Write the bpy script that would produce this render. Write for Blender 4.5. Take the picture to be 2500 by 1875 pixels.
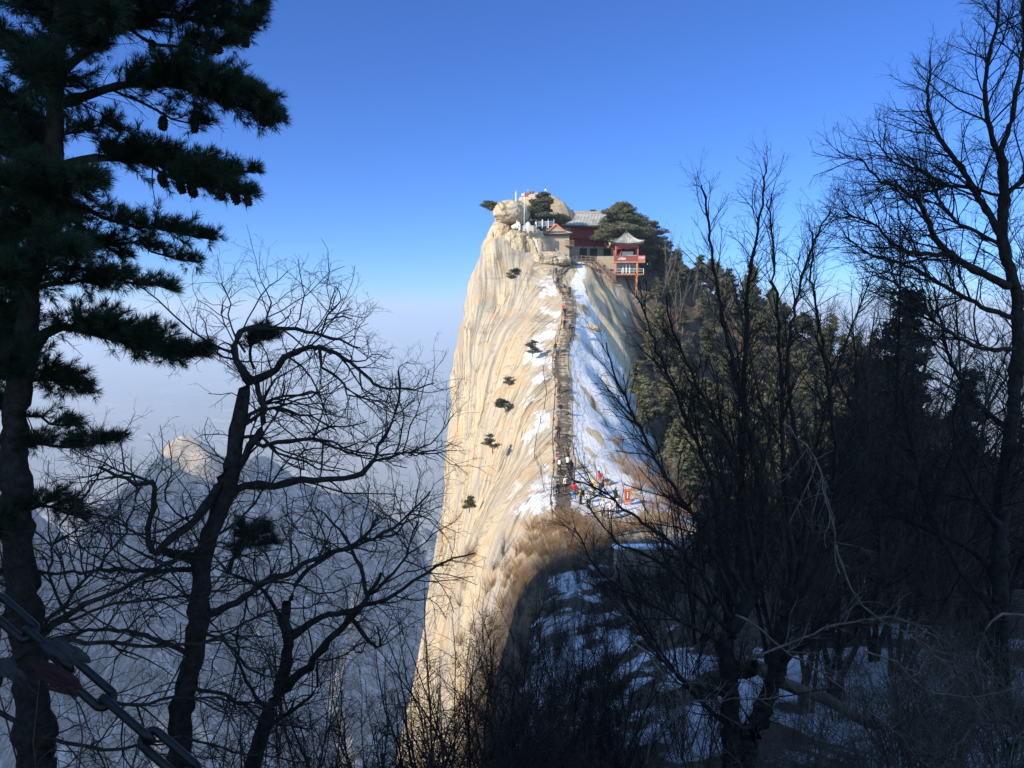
import bpy, bmesh, math, random
import numpy as np
from mathutils import Vector, Matrix
from mathutils.bvhtree import BVHTree
R = math.radians
S = bpy.context.scene
for o in list(bpy.data.objects): bpy.data.objects.remove(o)
COL = S.collection

# ------------------------------------------------------------------ camera, sky, sun, exposure
PITCH = R(5.6); F = 1875.0
cam_d = bpy.data.cameras.new('camera'); cam = bpy.data.objects.new('camera', cam_d); COL.objects.link(cam)
cam_d.sensor_width = 36; cam_d.lens = 27; cam_d.clip_start = 0.05; cam_d.clip_end = 90000
cam.location = (0, 0, 0); cam.rotation_euler = (math.pi/2 - PITCH, 0, 0); S.camera = cam
SUN_EL, SUN_AZ = 28.0, 36.0          # azimuth: degrees behind the -X axis
sv = Vector((-math.cos(R(SUN_EL))*math.cos(R(SUN_AZ)), -math.cos(R(SUN_EL))*math.sin(R(SUN_AZ)), math.sin(R(SUN_EL))))
w = bpy.data.worlds.new('World'); S.world = w; w.use_nodes = True
nt = w.node_tree; bg = nt.nodes['Background']
sky = nt.nodes.new('ShaderNodeTexSky'); sky.sky_type = 'NISHITA'; sky.sun_disc = False
sky.sun_elevation = R(SUN_EL); sky.sun_rotation = math.atan2(sv.x, sv.y)
sky.altitude = 2100; sky.air_density = 1.0; sky.dust_density = 0.0; sky.ozone_density = 5.0
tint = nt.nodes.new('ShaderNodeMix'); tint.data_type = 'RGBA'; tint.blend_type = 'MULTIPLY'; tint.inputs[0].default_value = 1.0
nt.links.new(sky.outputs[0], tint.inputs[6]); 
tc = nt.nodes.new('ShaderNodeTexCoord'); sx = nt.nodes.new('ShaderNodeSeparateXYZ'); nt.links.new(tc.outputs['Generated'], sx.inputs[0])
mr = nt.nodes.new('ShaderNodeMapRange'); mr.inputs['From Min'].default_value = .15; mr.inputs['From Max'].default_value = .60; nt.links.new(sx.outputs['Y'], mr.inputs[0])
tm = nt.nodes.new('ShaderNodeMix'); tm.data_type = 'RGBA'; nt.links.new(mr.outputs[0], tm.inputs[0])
tm.inputs[6].default_value = (2.5, 2.3, 2.05, 1); tm.inputs[7].default_value = (.375, .60, 1.0, 1)      # unseen rear sky brightened to lift the near shade; deepest blue ahead
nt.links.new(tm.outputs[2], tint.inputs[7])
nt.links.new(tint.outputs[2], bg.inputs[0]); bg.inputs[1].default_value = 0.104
sl = bpy.data.lights.new('sun', 'SUN'); sun = bpy.data.objects.new('sun', sl); COL.objects.link(sun)
sl.energy = 4.1; sl.angle = R(0.5); sl.color = (1.0, 0.87, 0.68)
sun.rotation_euler = sv.to_track_quat('Z', 'Y').to_euler(); sun.location = sv*60
S.view_settings.view_transform = 'Standard'; S.view_settings.look = 'None'
S.view_settings.gamma = 1; S.view_settings.use_curve_mapping = False; S.view_settings.exposure = 0.8
S.cycles.volume_bounces = 2; S.cycles.max_bounces = 6; S.cycles.diffuse_bounces = 3
S.cycles.use_denoising = True; S.cycles.transparent_max_bounces = 4
S.cycles.volume_step_rate = 1.0

def D(px, py, Y):
    """world point seen at photo pixel (2500x1875) px,py at world depth Y"""
    a = (px-1250)/F; b = (937.5-py)/F
    d = Vector((a, math.cos(PITCH)+b*math.sin(PITCH), -math.sin(PITCH)+b*math.cos(PITCH)))
    return d*(Y/d.y)

# ------------------------------------------------------------------ noise
def _h(ix, iy, iz, seed):
    n = (ix*374761393 + iy*668265263 + iz*2147483647 + seed*974634777) & 0xffffffff
    n = ((n ^ (n >> 13))*1274126177) & 0xffffffff
    n = (n ^ (n >> 16)); n = (n*2246822519) & 0xffffffff; n ^= (n >> 15)
    return (n & 0xffffff)/float(0xffffff)
def vnoise(x, y, z=0.0, seed=0):
    x = np.asarray(x, float); y = np.asarray(y, float)+0*x; z = np.asarray(z, float)+0*x
    xi = np.floor(x).astype(np.int64); yi = np.floor(y).astype(np.int64); zi = np.floor(z).astype(np.int64)
    fx = x-xi; fy = y-yi; fz = z-zi
    fx = fx*fx*(3-2*fx); fy = fy*fy*(3-2*fy); fz = fz*fz*(3-2*fz)
    r = 0
    for a in (0, 1):
        for b in (0, 1):
            for c in (0, 1):
                r = r + _h(xi+a, yi+b, zi+c, seed)*(fx if a else 1-fx)*(fy if b else 1-fy)*(fz if c else 1-fz)
    return r*2-1
def fbm(x, y, z=0.0, o=4, seed=0):
    s = 0; a = 1.0; t = 0; f = 1.0
    for k in range(o):
        s = s + a*vnoise(np.asarray(x)*f, np.asarray(y)*f, np.asarray(z)*f, seed+k*17); t += a; a *= .5; f *= 2.03
    return s/t
def ss(a, b, x):
    t = np.clip((x-a)/(b-a), 0, 1); return t*t*(3-2*t)

# ------------------------------------------------------------------ materials
class NT:
    def __init__(s, name, rough=.85, spec=.2):
        s.m = bpy.data.materials.new(name); s.m.use_nodes = True; s.t = s.m.node_tree
        s.b = s.t.nodes['Principled BSDF']; s.b.inputs['Roughness'].default_value = rough
        s.b.inputs['Specular IOR Level'].default_value = spec
    def n(s, ty, **k):
        q = s.t.nodes.new(ty)
        for a, v in k.items(): setattr(q, a, v)
        return q
    def l(s, a, b): s.t.links.new(a, b)
    def coord(s, which='Object', scale=(1, 1, 1), rot=(0, 0, 0)):
        c = s.n('ShaderNodeTexCoord'); m = s.n('ShaderNodeMapping')
        m.inputs['Scale'].default_value = scale; m.inputs['Rotation'].default_value = rot
        s.l(c.outputs[which], m.inputs[0]); return m.outputs[0]
    def noise(s, vec, scale, detail=4, rough=.55, dist=0.0):
        q = s.n('ShaderNodeTexNoise'); q.inputs['Scale'].default_value = scale; q.inputs['Detail'].default_value = detail
        q.inputs['Roughness'].default_value = rough; q.inputs['Distortion'].default_value = dist
        s.l(vec, q.inputs['Vector']); return q.outputs['Fac']
    def ramp(s, f, pts, interp='LINEAR'):
        q = s.n('ShaderNodeValToRGB'); q.color_ramp.interpolation = interp
        e = q.color_ramp.elements
        while len(e) < len(pts): e.new(.5)
        for i, (p, c) in enumerate(pts):
            e[i].position = p; e[i].color = (c, c, c, 1) if isinstance(c, (int, float)) else (*c, 1)
        s.l(f, q.inputs[0]); return q.outputs[0]
    def mix(s, f, a, b, mode='MIX'):
        q = s.n('ShaderNodeMix', data_type='RGBA', blend_type=mode)
        for v, i in ((f, 0), (a, 6), (b, 7)):
            if isinstance(v, (int, float)): q.inputs[i].default_value = v
            elif isinstance(v, tuple): q.inputs[i].default_value = (*v, 1)
            else: s.l(v, q.inputs[i])
        return q.outputs[2]
    def math(s, op, a, b=0.0, c=0.0):
        q = s.n('ShaderNodeMath', operation=op)
        for i, v in enumerate((a, b, c)):
            if isinstance(v, (int, float)): q.inputs[i].default_value = v
            else: s.l(v, q.inputs[i])
        return q.outputs[0]
    def col(s, c): s.l(c, s.b.inputs['Base Color'])
    def bump(s, h, strength=.3, dist=.1):
        q = s.n('ShaderNodeBump'); q.inputs['Strength'].default_value = strength; q.inputs['Distance'].default_value = dist
        s.l(h, q.inputs['Height']); s.l(q.outputs[0], s.b.inputs['Normal'])
_mats = {}
def simple(name, c, rough=.8, var=.25, scale=3.0, spec=.2, metal=0):
    if name in _mats: return _mats[name]
    k = NT(name, rough, spec); f = k.noise(k.coord(), scale, 4)
    lo = tuple(v*(1-var) for v in c); hi = tuple(min(1, v*(1+var)) for v in c)
    k.col(k.ramp(f, [(.3, lo), (.7, hi)])); k.b.inputs['Metallic'].default_value = metal
    _mats[name] = k.m; return k.m

def rock_material(name, creamy=True, attr=True):
    k = NT(name, .9, .1)
    obj = k.coord('Object')
    f1 = k.noise(obj, .12, 3); f2 = k.noise(obj, 1.1, 5, .65); f3 = k.noise(obj, 6, 4, .7)
    if creamy:
        base = k.ramp(f1, [(.3, (.58, .485, .335)), (.5, (.56, .43, .26)), (.7, (.47, .415, .32))])
        alt = k.ramp(f2, [(.25, (.33, .29, .24)), (.5, (.52, .445, .33)), (.8, (.64, .56, .43))])
    else:
        base = k.ramp(f1, [(.3, (.16, .15, .135)), (.7, (.22, .20, .18))])
        alt = k.ramp(f2, [(.25, (.10, .10, .095)), (.8, (.26, .24, .21))])
    c = k.mix(.5, base, alt)
    uv = k.coord('UV', (1, 1, 1))
    # streaks along the sheeting joints (u = across joints, v = along them)
    st = k.n('ShaderNodeMapping'); st.inputs['Scale'].default_value = (1.7, .035, 1); k.l(uv, st.inputs[0])
    s1 = k.noise(st.outputs[0], 1.0, 6, .75, .08)
    st2 = k.n('ShaderNodeMapping'); st2.inputs['Scale'].default_value = (.12, .02, 1); k.l(uv, st2.inputs[0])
    s2 = k.noise(st2.outputs[0], 1.0, 2)
    area = k.ramp(s2, [(.40, .2), (.56, 1.0)])
    dark = k.ramp(s1, [(.36, .48), (.49, 1.0)])
    cm = k.n('ShaderNodeMapping'); cm.inputs['Scale'].default_value = (.42, .018, 1); k.l(uv, cm.inputs[0])
    crk = k.ramp(k.noise(cm.outputs[0], 1.0, 4, .6, .4), [(.480, 1.0), (.497, .30), (.500, .30), (.515, 1.0)])
    cm2 = k.n('ShaderNodeMapping'); cm2.inputs['Scale'].default_value = (.06, .16, 1); k.l(uv, cm2.inputs[0])
    crk2 = k.ramp(k.noise(cm2.outputs[0], 1.0, 5, .6, .6), [(.488, 1.0), (.499, .45), (.501, .45), (.512, 1.0)])
    d2 = k.mix(area, (1, 1, 1), dark)
    c = k.mix(1.0, c, d2, 'MULTIPLY'); c = k.mix(.85, c, crk, 'MULTIPLY'); c = k.mix(.7, c, crk2, 'MULTIPLY')
    gm = k.n('ShaderNodeMapping'); gm.inputs['Scale'].default_value = (.16, .012, 1); gm.inputs['Location'].default_value = (3.1, 1.7, 0); k.l(uv, gm.inputs[0])
    c = k.mix(k.ramp(k.noise(gm.outputs[0], 1.0, 5, .65), [(.50, 0.0), (.56, .62)]), c, k.ramp(s1, [(.35, (.15, .135, .12)), (.5, (.36, .33, .29)), (.7, (.55, .50, .43))]))
    f5 = k.noise(k.coord('Object', (1, 1, .35)), .35, 4, .6)
    c = k.mix(k.ramp(f5, [(.52, 0.0), (.66, .6)]), c, (.52, .34, .17) if creamy else (.2, .17, .12))
    c = k.mix(k.ramp(f3, [(.3, .25), (.5, 0.0)]), c, (.12, .11, .09))
    if attr:
        at = k.n('ShaderNodeAttribute', attribute_name='snow')
        sn1 = k.n('ShaderNodeMapping'); sn1.inputs['Scale'].default_value = (2.1, .75, 1); k.l(uv, sn1.inputs[0])
        n1 = k.noise(sn1.outputs[0], 1.0, 7, .74)
        n2 = k.noise(obj, .35, 3)
        nn = k.math('ADD', k.math('MULTIPLY', n1, .7), k.math('MULTIPLY', n2, .3))
        v = k.math('ADD', nn, at.outputs['Fac'])
        m = k.ramp(k.math('SUBTRACT', v, .5), [(.48, 0.0), (.53, 1.0)])
        snowc = k.ramp(k.noise(obj, 2.0, 4), [(.3, (.58, .60, .64)), (.7, (.74, .75, .77))])
        lit = k.n('ShaderNodeAttribute', attribute_name='litter')
        dirt = k.ramp(k.noise(obj, 1.6, 5, .7), [(.35, (.06, .048, .037)), (.7, (.15, .115, .08))])
        c = k.mix(lit.outputs['Fac'], c, dirt)
        c = k.mix(m, c, snowc)
    k.col(c)
    h = k.math('ADD', k.math('MULTIPLY', s1, .8), k.math('MULTIPLY', k.noise(obj, 3.0, 6, .7), .6))
    k.bump(h, .8, .45)
    return k.m

M = {}
M['rock'] = rock_material('granite_with_snow', True, True)
M['boulder'] = rock_material('granite', True, False)
M['stone'] = simple('cut_stone', (.36, .31, .24), .9, .25, 5)
M['step'] = simple('worn_step_stone', (.17, .145, .12), .9, .5, 2.2)
def _step():
    k = NT('worn_steps_with_snow', .95, .1); o_ = k.coord(); c = k.ramp(k.noise(o_, 2.6, 5, .7), [(.3, (.07, .058, .048)), (.7, (.19, .155, .125))])
    k.col(k.mix(k.ramp(k.noise(o_, .9, 6, .75), [(.60, 0.0), (.66, .8)]), c, (.55, .56, .60))); return k.m
M['step'] = _step()
M['red'] = simple('red_painted_timber', (.30, .045, .035), .6, .3, 4)
M['red_pale'] = simple('faded_red_paint', (.42, .12, .10), .6, .3, 4)
M['orange_pillar'] = simple('orange_painted_concrete', (.52, .22, .13), .7, .15, 3)
M['maroon'] = simple('brown_red_board', (.24, .07, .06), .6, .1, 3)
M['white'] = simple('white_painted_metal', (.8, .8, .78), .5, .05, 3)
M['white_stone'] = simple('white_marble', (.66, .65, .62), .7, .1, 4)
M['dark'] = simple('painted_interior_shade', (.02, .018, .02), .6, .3, 3)  # near-black colour stands in for shade inside doorway, windows and niche
M['glass'] = simple('dark_glass', (.03, .045, .05), .12, .3, 1, .6)
M['iron'] = simple('dark_iron', (.10, .085, .075), .45, .3, 30, .5, .6)
M['chainmetal'] = simple('worn_steel', (.018, .017, .017), .5, .45, 60, .5, .7)
M['ribbon'] = simple('red_ribbon', (.34, .07, .06), .85, .4, 8)
M['wood'] = simple('weathered_wood', (.20, .13, .09), .85, .3, 5)
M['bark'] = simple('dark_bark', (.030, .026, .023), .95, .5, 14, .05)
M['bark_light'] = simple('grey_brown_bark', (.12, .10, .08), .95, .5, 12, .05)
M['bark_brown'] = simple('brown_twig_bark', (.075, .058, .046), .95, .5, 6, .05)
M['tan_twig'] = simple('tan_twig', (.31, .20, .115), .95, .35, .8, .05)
M['grey_twig'] = simple('grey_twig', (.17, .14, .125), .95, .35, .8, .05)
M['needle'] = simple('dark_pine_needles', (.018, .034, .018), .7, .5, 2.5, .15)
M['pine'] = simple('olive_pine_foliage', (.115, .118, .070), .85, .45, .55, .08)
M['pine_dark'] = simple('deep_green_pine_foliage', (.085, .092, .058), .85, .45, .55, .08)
M['pine_shade'] = simple('shaded_pine_foliage', (.055, .058, .045), .85, .45, .55, .08)  # darker copy of the pine green, with shade put into the colour
M['cone'] = simple('pine_cone_brown', (.03, .02, .014), .9, .4, 30, .05)
M['green'] = simple('pale_green_paint', (.30, .50, .33), .6, .1, 3)
M['yellow'] = simple('yellow_cloth', (.85, .50, .03), .8, .15, 9)
M['orange'] = simple('orange_paint', (.62, .17, .06), .6, .2, 3)
M['skin'] = simple('skin', (.50, .30, .20), .6, .1, 6)
M['hair'] = simple('black_hair', (.02, .016, .014), .7, .2, 20)
M['cloth_grey'] = simple('greyed_cloth', (.026, .028, .033), .9, .3, 20)
M['cloth_red'] = simple('dull_red_cloth', (.024, .010, .012), .9, .35, 20)
M['brick'] = None
def brick_mat():
    k = NT('pale_brick_wall', .9, .1)
    b = k.n('ShaderNodeTexBrick'); b.inputs['Scale'].default_value = 1.0
    b.inputs['Brick Width'].default_value = .55; b.inputs['Row Height'].default_value = .22; b.inputs['Mortar Size'].default_value = .02
    b.inputs['Color1'].default_value = (.46, .38, .27, 1); b.inputs['Color2'].default_value = (.38, .32, .235, 1); b.inputs['Mortar'].default_value = (.26, .225, .18, 1)
    k.l(k.coord('Object', (1, 1, 1), (R(90), 0, 0)), b.inputs[0])
    k.col(k.mix(k.ramp(k.noise(k.coord(), 1.2, 4), [(.3, .35), (.6, 0.0)]), b.outputs[0], (.30, .26, .20))); return k.m
M['brick'] = brick_mat()
def tile_mat():
    k = NT('grey_roof_tiles', .8, .2)
    f = k.noise(k.coord('Object'), 1.3, 5, .7)
    a = k.n('ShaderNodeAttribute', attribute_name='valley')
    base = k.ramp(f, [(.3, (.13, .13, .12)), (.7, (.24, .24, .215))])
    n = k.math('ADD', k.math('MULTIPLY', k.noise(k.coord('Object'), .55, 3), .9), k.math('MULTIPLY', a.outputs['Fac'], .55))
    k.col(k.mix(k.ramp(n, [(.68, 0.0), (.82, .8)]), base, (.62, .63, .64))); return k.m
M['tile'] = tile_mat()

# ------------------------------------------------------------------ object helpers
def tag(o, label=None, cat=None, group=None, kind=None):
    if label: o['label'] = label
    if cat: o['category'] = cat
    if group: o['group'] = group
    if kind: o['kind'] = kind
    return o
def empty(name, loc=(0, 0, 0), rz=0.0):
    o = bpy.data.objects.new(name, None); COL.objects.link(o); o.location = loc; o.rotation_euler = (0, 0, rz)
    o.empty_display_size = .3; return o
def link(name, me, parent=None, loc=None):
    o = bpy.data.objects.new(name, me); COL.objects.link(o)
    if parent is not None: o.parent = parent
    if loc is not None: o.location = loc
    return o
def np_mesh(name, V, faces_list, mat, smooth=False):
    """faces_list: list of (n x k) int arrays"""
    me = bpy.data.meshes.new(name); V = np.asarray(V, np.float32).reshape(-1, 3)
    fl = [np.asarray(f, np.int32) for f in faces_list if len(f)]
    tot = np.concatenate([np.full(len(f), f.shape[1], np.int32) for f in fl])
    idx = np.concatenate([f.ravel() for f in fl])
    st = np.concatenate([[0], np.cumsum(tot)[:-1]]).astype(np.int32)
    me.vertices.add(len(V)); me.vertices.foreach_set('co', V.ravel())
    me.loops.add(len(idx)); me.loops.foreach_set('vertex_index', idx)
    me.polygons.add(len(tot)); me.polygons.foreach_set('loop_start', st); me.polygons.foreach_set('loop_total', tot)
    if smooth: me.polygons.foreach_set('use_smooth', np.ones(len(tot), bool))
    me.update(calc_edges=True); me.validate()
    if mat is not None: me.materials.append(mat)
    return me
def add_attr(me, name, vals):
    a = me.attributes.new(name, 'FLOAT', 'POINT'); a.data.foreach_set('value', np.asarray(vals, np.float32).ravel())
def grid_faces(nr, nc):
    i = np.arange(nr-1)[:, None]*nc + np.arange(nc-1)[None, :]; i = i.ravel()
    return np.stack([i, i+1, i+nc+1, i+nc], 1)

class MB:
    """collects boxes, bars and other solids into one mesh"""
    def __init__(s): s.bm = bmesh.new()
    def box(s, x0, x1, y0, y1, z0, z1, M4=None):
        vs = [s.bm.verts.new(v) for v in ((x0,y0,z0),(x1,y0,z0),(x1,y1,z0),(x0,y1,z0),(x0,y0,z1),(x1,y0,z1),(x1,y1,z1),(x0,y1,z1))]
        for f in ((3,2,1,0),(4,5,6,7),(0,1,5,4),(1,2,6,5),(2,3,7,6),(3,0,4,7)): s.bm.faces.new([vs[i] for i in f])
        if M4 is not None: bmesh.ops.transform(s.bm, matrix=M4, verts=vs)
        return s
    def bar(s, a, b, r, n=6, r2=None):
        a = Vector(a); b = Vector(b); d = b-a; q = d.to_track_quat('Z', 'Y').to_matrix().to_4x4(); q.translation = (a+b)/2
        bmesh.ops.create_cone(s.bm, cap_ends=True, segments=n, radius1=r, radius2=r if r2 is None else r2, depth=d.length, matrix=q); return s
    def beam(s, a, b, wx, wz):
        a = Vector(a); b = Vector(b); d = b-a; q = d.to_track_quat('Y', 'Z').to_matrix().to_4x4(); q.translation = a
        return s.box(-wx/2, wx/2, 0, d.length, -wz/2, wz/2, q)
    def poly(s, pts, y0, y1):
        """prism: outline in x,z, extruded y0..y1"""
        a = [s.bm.verts.new((p[0], y0, p[1])) for p in pts]; b = [s.bm.verts.new((p[0], y1, p[1])) for p in pts]
        s.bm.faces.new(a); s.bm.faces.new(b[::-1]); n = len(pts)
        for i in range(n): s.bm.faces.new([a[i], b[i], b[(i+1) % n], a[(i+1) % n]])
        return s
    def ball(s, c, r, sub=2, sc=(1, 1, 1)):
        bmesh.ops.create_icosphere(s.bm, subdivisions=sub, radius=r, matrix=Matrix.Translation(c) @ Matrix.Diagonal((*sc, 1))); return s
    def build(s, name, mat, parent=None, loc=None, smooth=False, bevel=0):
        if bevel: bmesh.ops.bevel(s.bm, geom=s.bm.edges[:], offset=bevel, segments=1, affect='EDGES')
        bmesh.ops.recalc_face_normals(s.bm, faces=s.bm.faces[:])
        me = bpy.data.meshes.new(name); s.bm.to_mesh(me); s.bm.free(); me.materials.append(mat)
        if smooth:
            for p in me.polygons: p.use_smooth = True
        return link(name, me, parent, loc)

class Tubes:
    def __init__(s): s.g = {}
    def add(s, pts, rad): s.g.setdefault(len(pts), []).append((pts, rad))
    def count(s): return sum(len(v) for v in s.g.values())
    def mesh(s, name, mat, sides=5, smooth=True, thin_sides=3, thin=.006):
        Vs = []; Fs = []; off = 0
        for n, L in s.g.items():
            P = np.array([l[0] for l in L], float); Rr = np.array([l[1] for l in L], float)
            big = Rr.max(1) > thin
            for sel, k in ((big, sides), (~big, thin_sides)):
                if not sel.any(): continue
                p = P[sel]; r = Rr[sel]; m = len(p)
                t = np.gradient(p, axis=1); t /= np.linalg.norm(t, axis=2, keepdims=True)+1e-9
                ref = np.where(np.abs(t[:, :, 2:3]) > .9, np.array([1., 0, 0]), np.array([0., 0, 1.]))
                a = np.cross(t, ref); a /= np.linalg.norm(a, axis=2, keepdims=True)+1e-9; b = np.cross(t, a)
                an = np.arange(k)*2*math.pi/k
                V = p[:, :, None, :] + r[:, :, None, None]*(a[:, :, None, :]*np.cos(an)[None, None, :, None] + b[:, :, None, :]*np.sin(an)[None, None, :, None])
                Vs.append(V.reshape(-1, 3))
                base = off + np.arange(m)[:, None, None]*(n*k) + np.arange(n-1)[None, :, None]*k
                j = np.arange(k)[None, None, :]; j2 = (j+1) % k
                Fs.append(np.stack([base+j, base+j2, base+k+j2, base+k+j], -1).reshape(-1, 4)); off += m*n*k
        return np_mesh(name, np.concatenate(Vs), Fs, mat, smooth)

# ------------------------------------------------------------------ the mountain ridge (one parametric surface)
ST = {
 -45: [(-40,-120),(-30,-80),(-22,-50),(-16,-30),(-12,-16),(-9,-8),(-7,-3),(-5,-1.5),(0,-1),(4,-.5),(10,0),(20,2),(35,1),(60,-5),(90,-20),(150,-60)],
 -3: [(-30,-120),(-20,-80),(-14,-50),(-10,-30),(-7,-16),(-5,-8),(-3,-3.2),(-1.5,-2.1),(-.8,-1.75),(1.5,-1.7),(5,-1.9),(12,-2.2),(25,-4),(50,-10),(90,-25),(150,-60)],
 1.5: [(-30,-120),(-20,-80),(-14,-50),(-10,-30),(-7.5,-17),(-5.5,-9),(-3.4,-4),(-1.7,-2.7),(-.8,-2.2),(1.5,-2.1),(5,-2.1),(12,-2.4),(25,-4.4),(50,-10),(90,-25),(150,-60)],
 6: [(-30,-120),(-20,-83),(-14,-54),(-10.5,-33),(-8.2,-20),(-6.6,-13),(-5,-9),(-3,-7),(-1.5,-5.8),(1.5,-5),(4,-4.8),(10,-4.4),(20,-5.4),(45,-11),(90,-25),(150,-60)],
 14: [(-30,-120),(-20,-87),(-13,-57),(-9,-37),(-6.5,-25),(-4.5,-17.5),(-3,-13.8),(-1.5,-11.8),(0,-10.2),(2.5,-8.6),(5,-7.6),(9,-6.8),(18,-7.4),(45,-14),(90,-28),(150,-60)],
 25: [(-24,-120),(-16,-85),(-10,-60),(-6,-42),(-4,-32),(-2.6,-24),(-1.4,-19),(-.4,-16.5),(1,-15),(3.5,-13.2),(7,-11),(12,-9.8),(22,-10),(45,-16),(90,-30),(150,-60)],
 40: [(-20,-120),(-12,-88),(-6,-62),(-3,-44),(-1.6,-33),(-.9,-26),(-.3,-21),(.5,-18.9),(2,-17.8),(5,-17),(9,-15.8),(15,-14.8),(25,-15.2),(45,-20),(90,-34),(150,-60)],
 55: [(-20,-120),(-11,-90),(-5.5,-66),(-2.4,-48),(-1,-36),(-.2,-28),(.7,-23),(1.8,-21),(3.2,-20.2),(7,-19.7),(11,-19.4),(17,-19.4),(27,-20.5),(45,-25),(90,-38),(150,-62)],
 66: [(-26,-125),(-17,-92),(-12,-68),(-8,-50),(-5.2,-38),(-2.8,-29),(-.5,-23.6),(1.6,-21.2),(3.8,-20.2),(7,-19.9),(12,-19.9),(18,-20.6),(28,-23),(45,-28),(90,-40),(150,-64)],
 74: [(-30,-130),(-21,-95),(-16.5,-70),(-12,-52),(-8.5,-39),(-5,-29.5),(-1.5,-23.3),(2,-20.0),(4.2,-19.2),(6.2,-19.2),(11,-19.3),(16,-20),(26,-24),(45,-30),(90,-42),(150,-65)],
 80: [(-31,-130),(-22,-96),(-17,-71),(-12.6,-53),(-9,-39.5),(-5.6,-29.5),(-1.8,-22.4),(2,-19.2),(4.4,-18.5),(6.4,-18.4),(11,-18.9),(16,-20),(26,-24.5),(45,-30),(90,-42),(150,-65)],
 90: [(-33,-130),(-24,-98),(-17.5,-72),(-13.4,-54),(-10,-40),(-6.6,-30),(-2.6,-22),(1.8,-17.4),(4.8,-15.9),(6.8,-15.8),(11,-17),(16,-20),(26,-25),(45,-30),(90,-42),(150,-65)],
 105: [(-34,-130),(-26,-100),(-18,-75),(-14,-56),(-11,-42),(-7.7,-30),(-4.2,-21.4),(1,-13.6),(5.8,-11.6),(7.9,-11.5),(12,-14),(18,-19.5),(28,-26),(48,-31),(90,-42),(150,-65)],
 120: [(-33,-130),(-25,-100),(-18,-76),(-15,-58),(-12.2,-42),(-9,-27),(-4,-15),(2,-8.2),(6.6,-6.3),(8.7,-6.2),(13,-9),(20,-16),(31,-24),(50,-30),(90,-42),(150,-65)],
 138: [(-31,-130),(-24,-100),(-19,-75),(-15,-55),(-12.5,-35),(-11,-20),(-7,-7),(3,-1.2),(9.3,.3),(11.4,.3),(15,-2),(22,-9.5),(34,-19),(52,-26),(90,-40),(150,-65)],
 148: [(-30,-130),(-23,-100),(-18,-75),(-14.5,-50),(-12.5,-30),(-11,-12),(-8.2,1),(1,3.6),(8.2,4.6),(10.3,4.6),(15,3.2),(23,-5),(35,-14),(52,-22),(90,-38),(150,-65)],
 156: [(-30,-130),(-23,-100),(-17.5,-70),(-14,-45),(-12,-25),(-10.1,-5),(-7.4,9),(-1.5,12.6),(10.5,8.3),(12.6,8.2),(16,7.6),(24,0),(36,-9),(53,-16),(90,-34),(150,-65)],
 162: [(-30,-130),(-23,-100),(-17,-70),(-13.5,-45),(-11.4,-22),(-9.4,-1),(-6.2,13),(-2.5,18),(9,12),(13,10.4),(17,9.4),(26,6),(38,1),(54,-5),(85,-21),(150,-62)],
 172: [(-28,-130),(-22,-100),(-16,-70),(-12.5,-42),(-10.6,-18),(-8.4,0),(-5.4,14),(-1.5,18.8),(9,15),(14,11),(22,11),(32,9.5),(45,4.5),(58,-.5),(85,-17),(150,-60)],
 186: [(-26,-130),(-20,-100),(-14,-70),(-10.5,-42),(-8.6,-18),(-6.6,0),(-4,14),(0,18),(8,16),(14,12),(22,11),(32,9),(45,4),(60,-3),(90,-26),(150,-65)],
 215: [(-24,-140),(-18,-110),(-12,-80),(-8,-55),(-5,-38),(-3,-25),(0,-14),(3,-8),(8,-4),(14,-6),(22,-10),(35,-18),(50,-28),(70,-42),(100,-66),(150,-100)],
 262: [(-24,-170),(-18,-160),(-12,-150),(-8,-140),(-5,-135),(-3,-130),(0,-130),(3,-130),(8,-130),(14,-130),(22,-130),(35,-130),(50,-130),(70,-135),(100,-140),(150,-150)],
}
SEG = [6, 12, 20, 26, 30, 32, 34, 24, 10, 22, 24, 24, 24, 18, 12]
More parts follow.
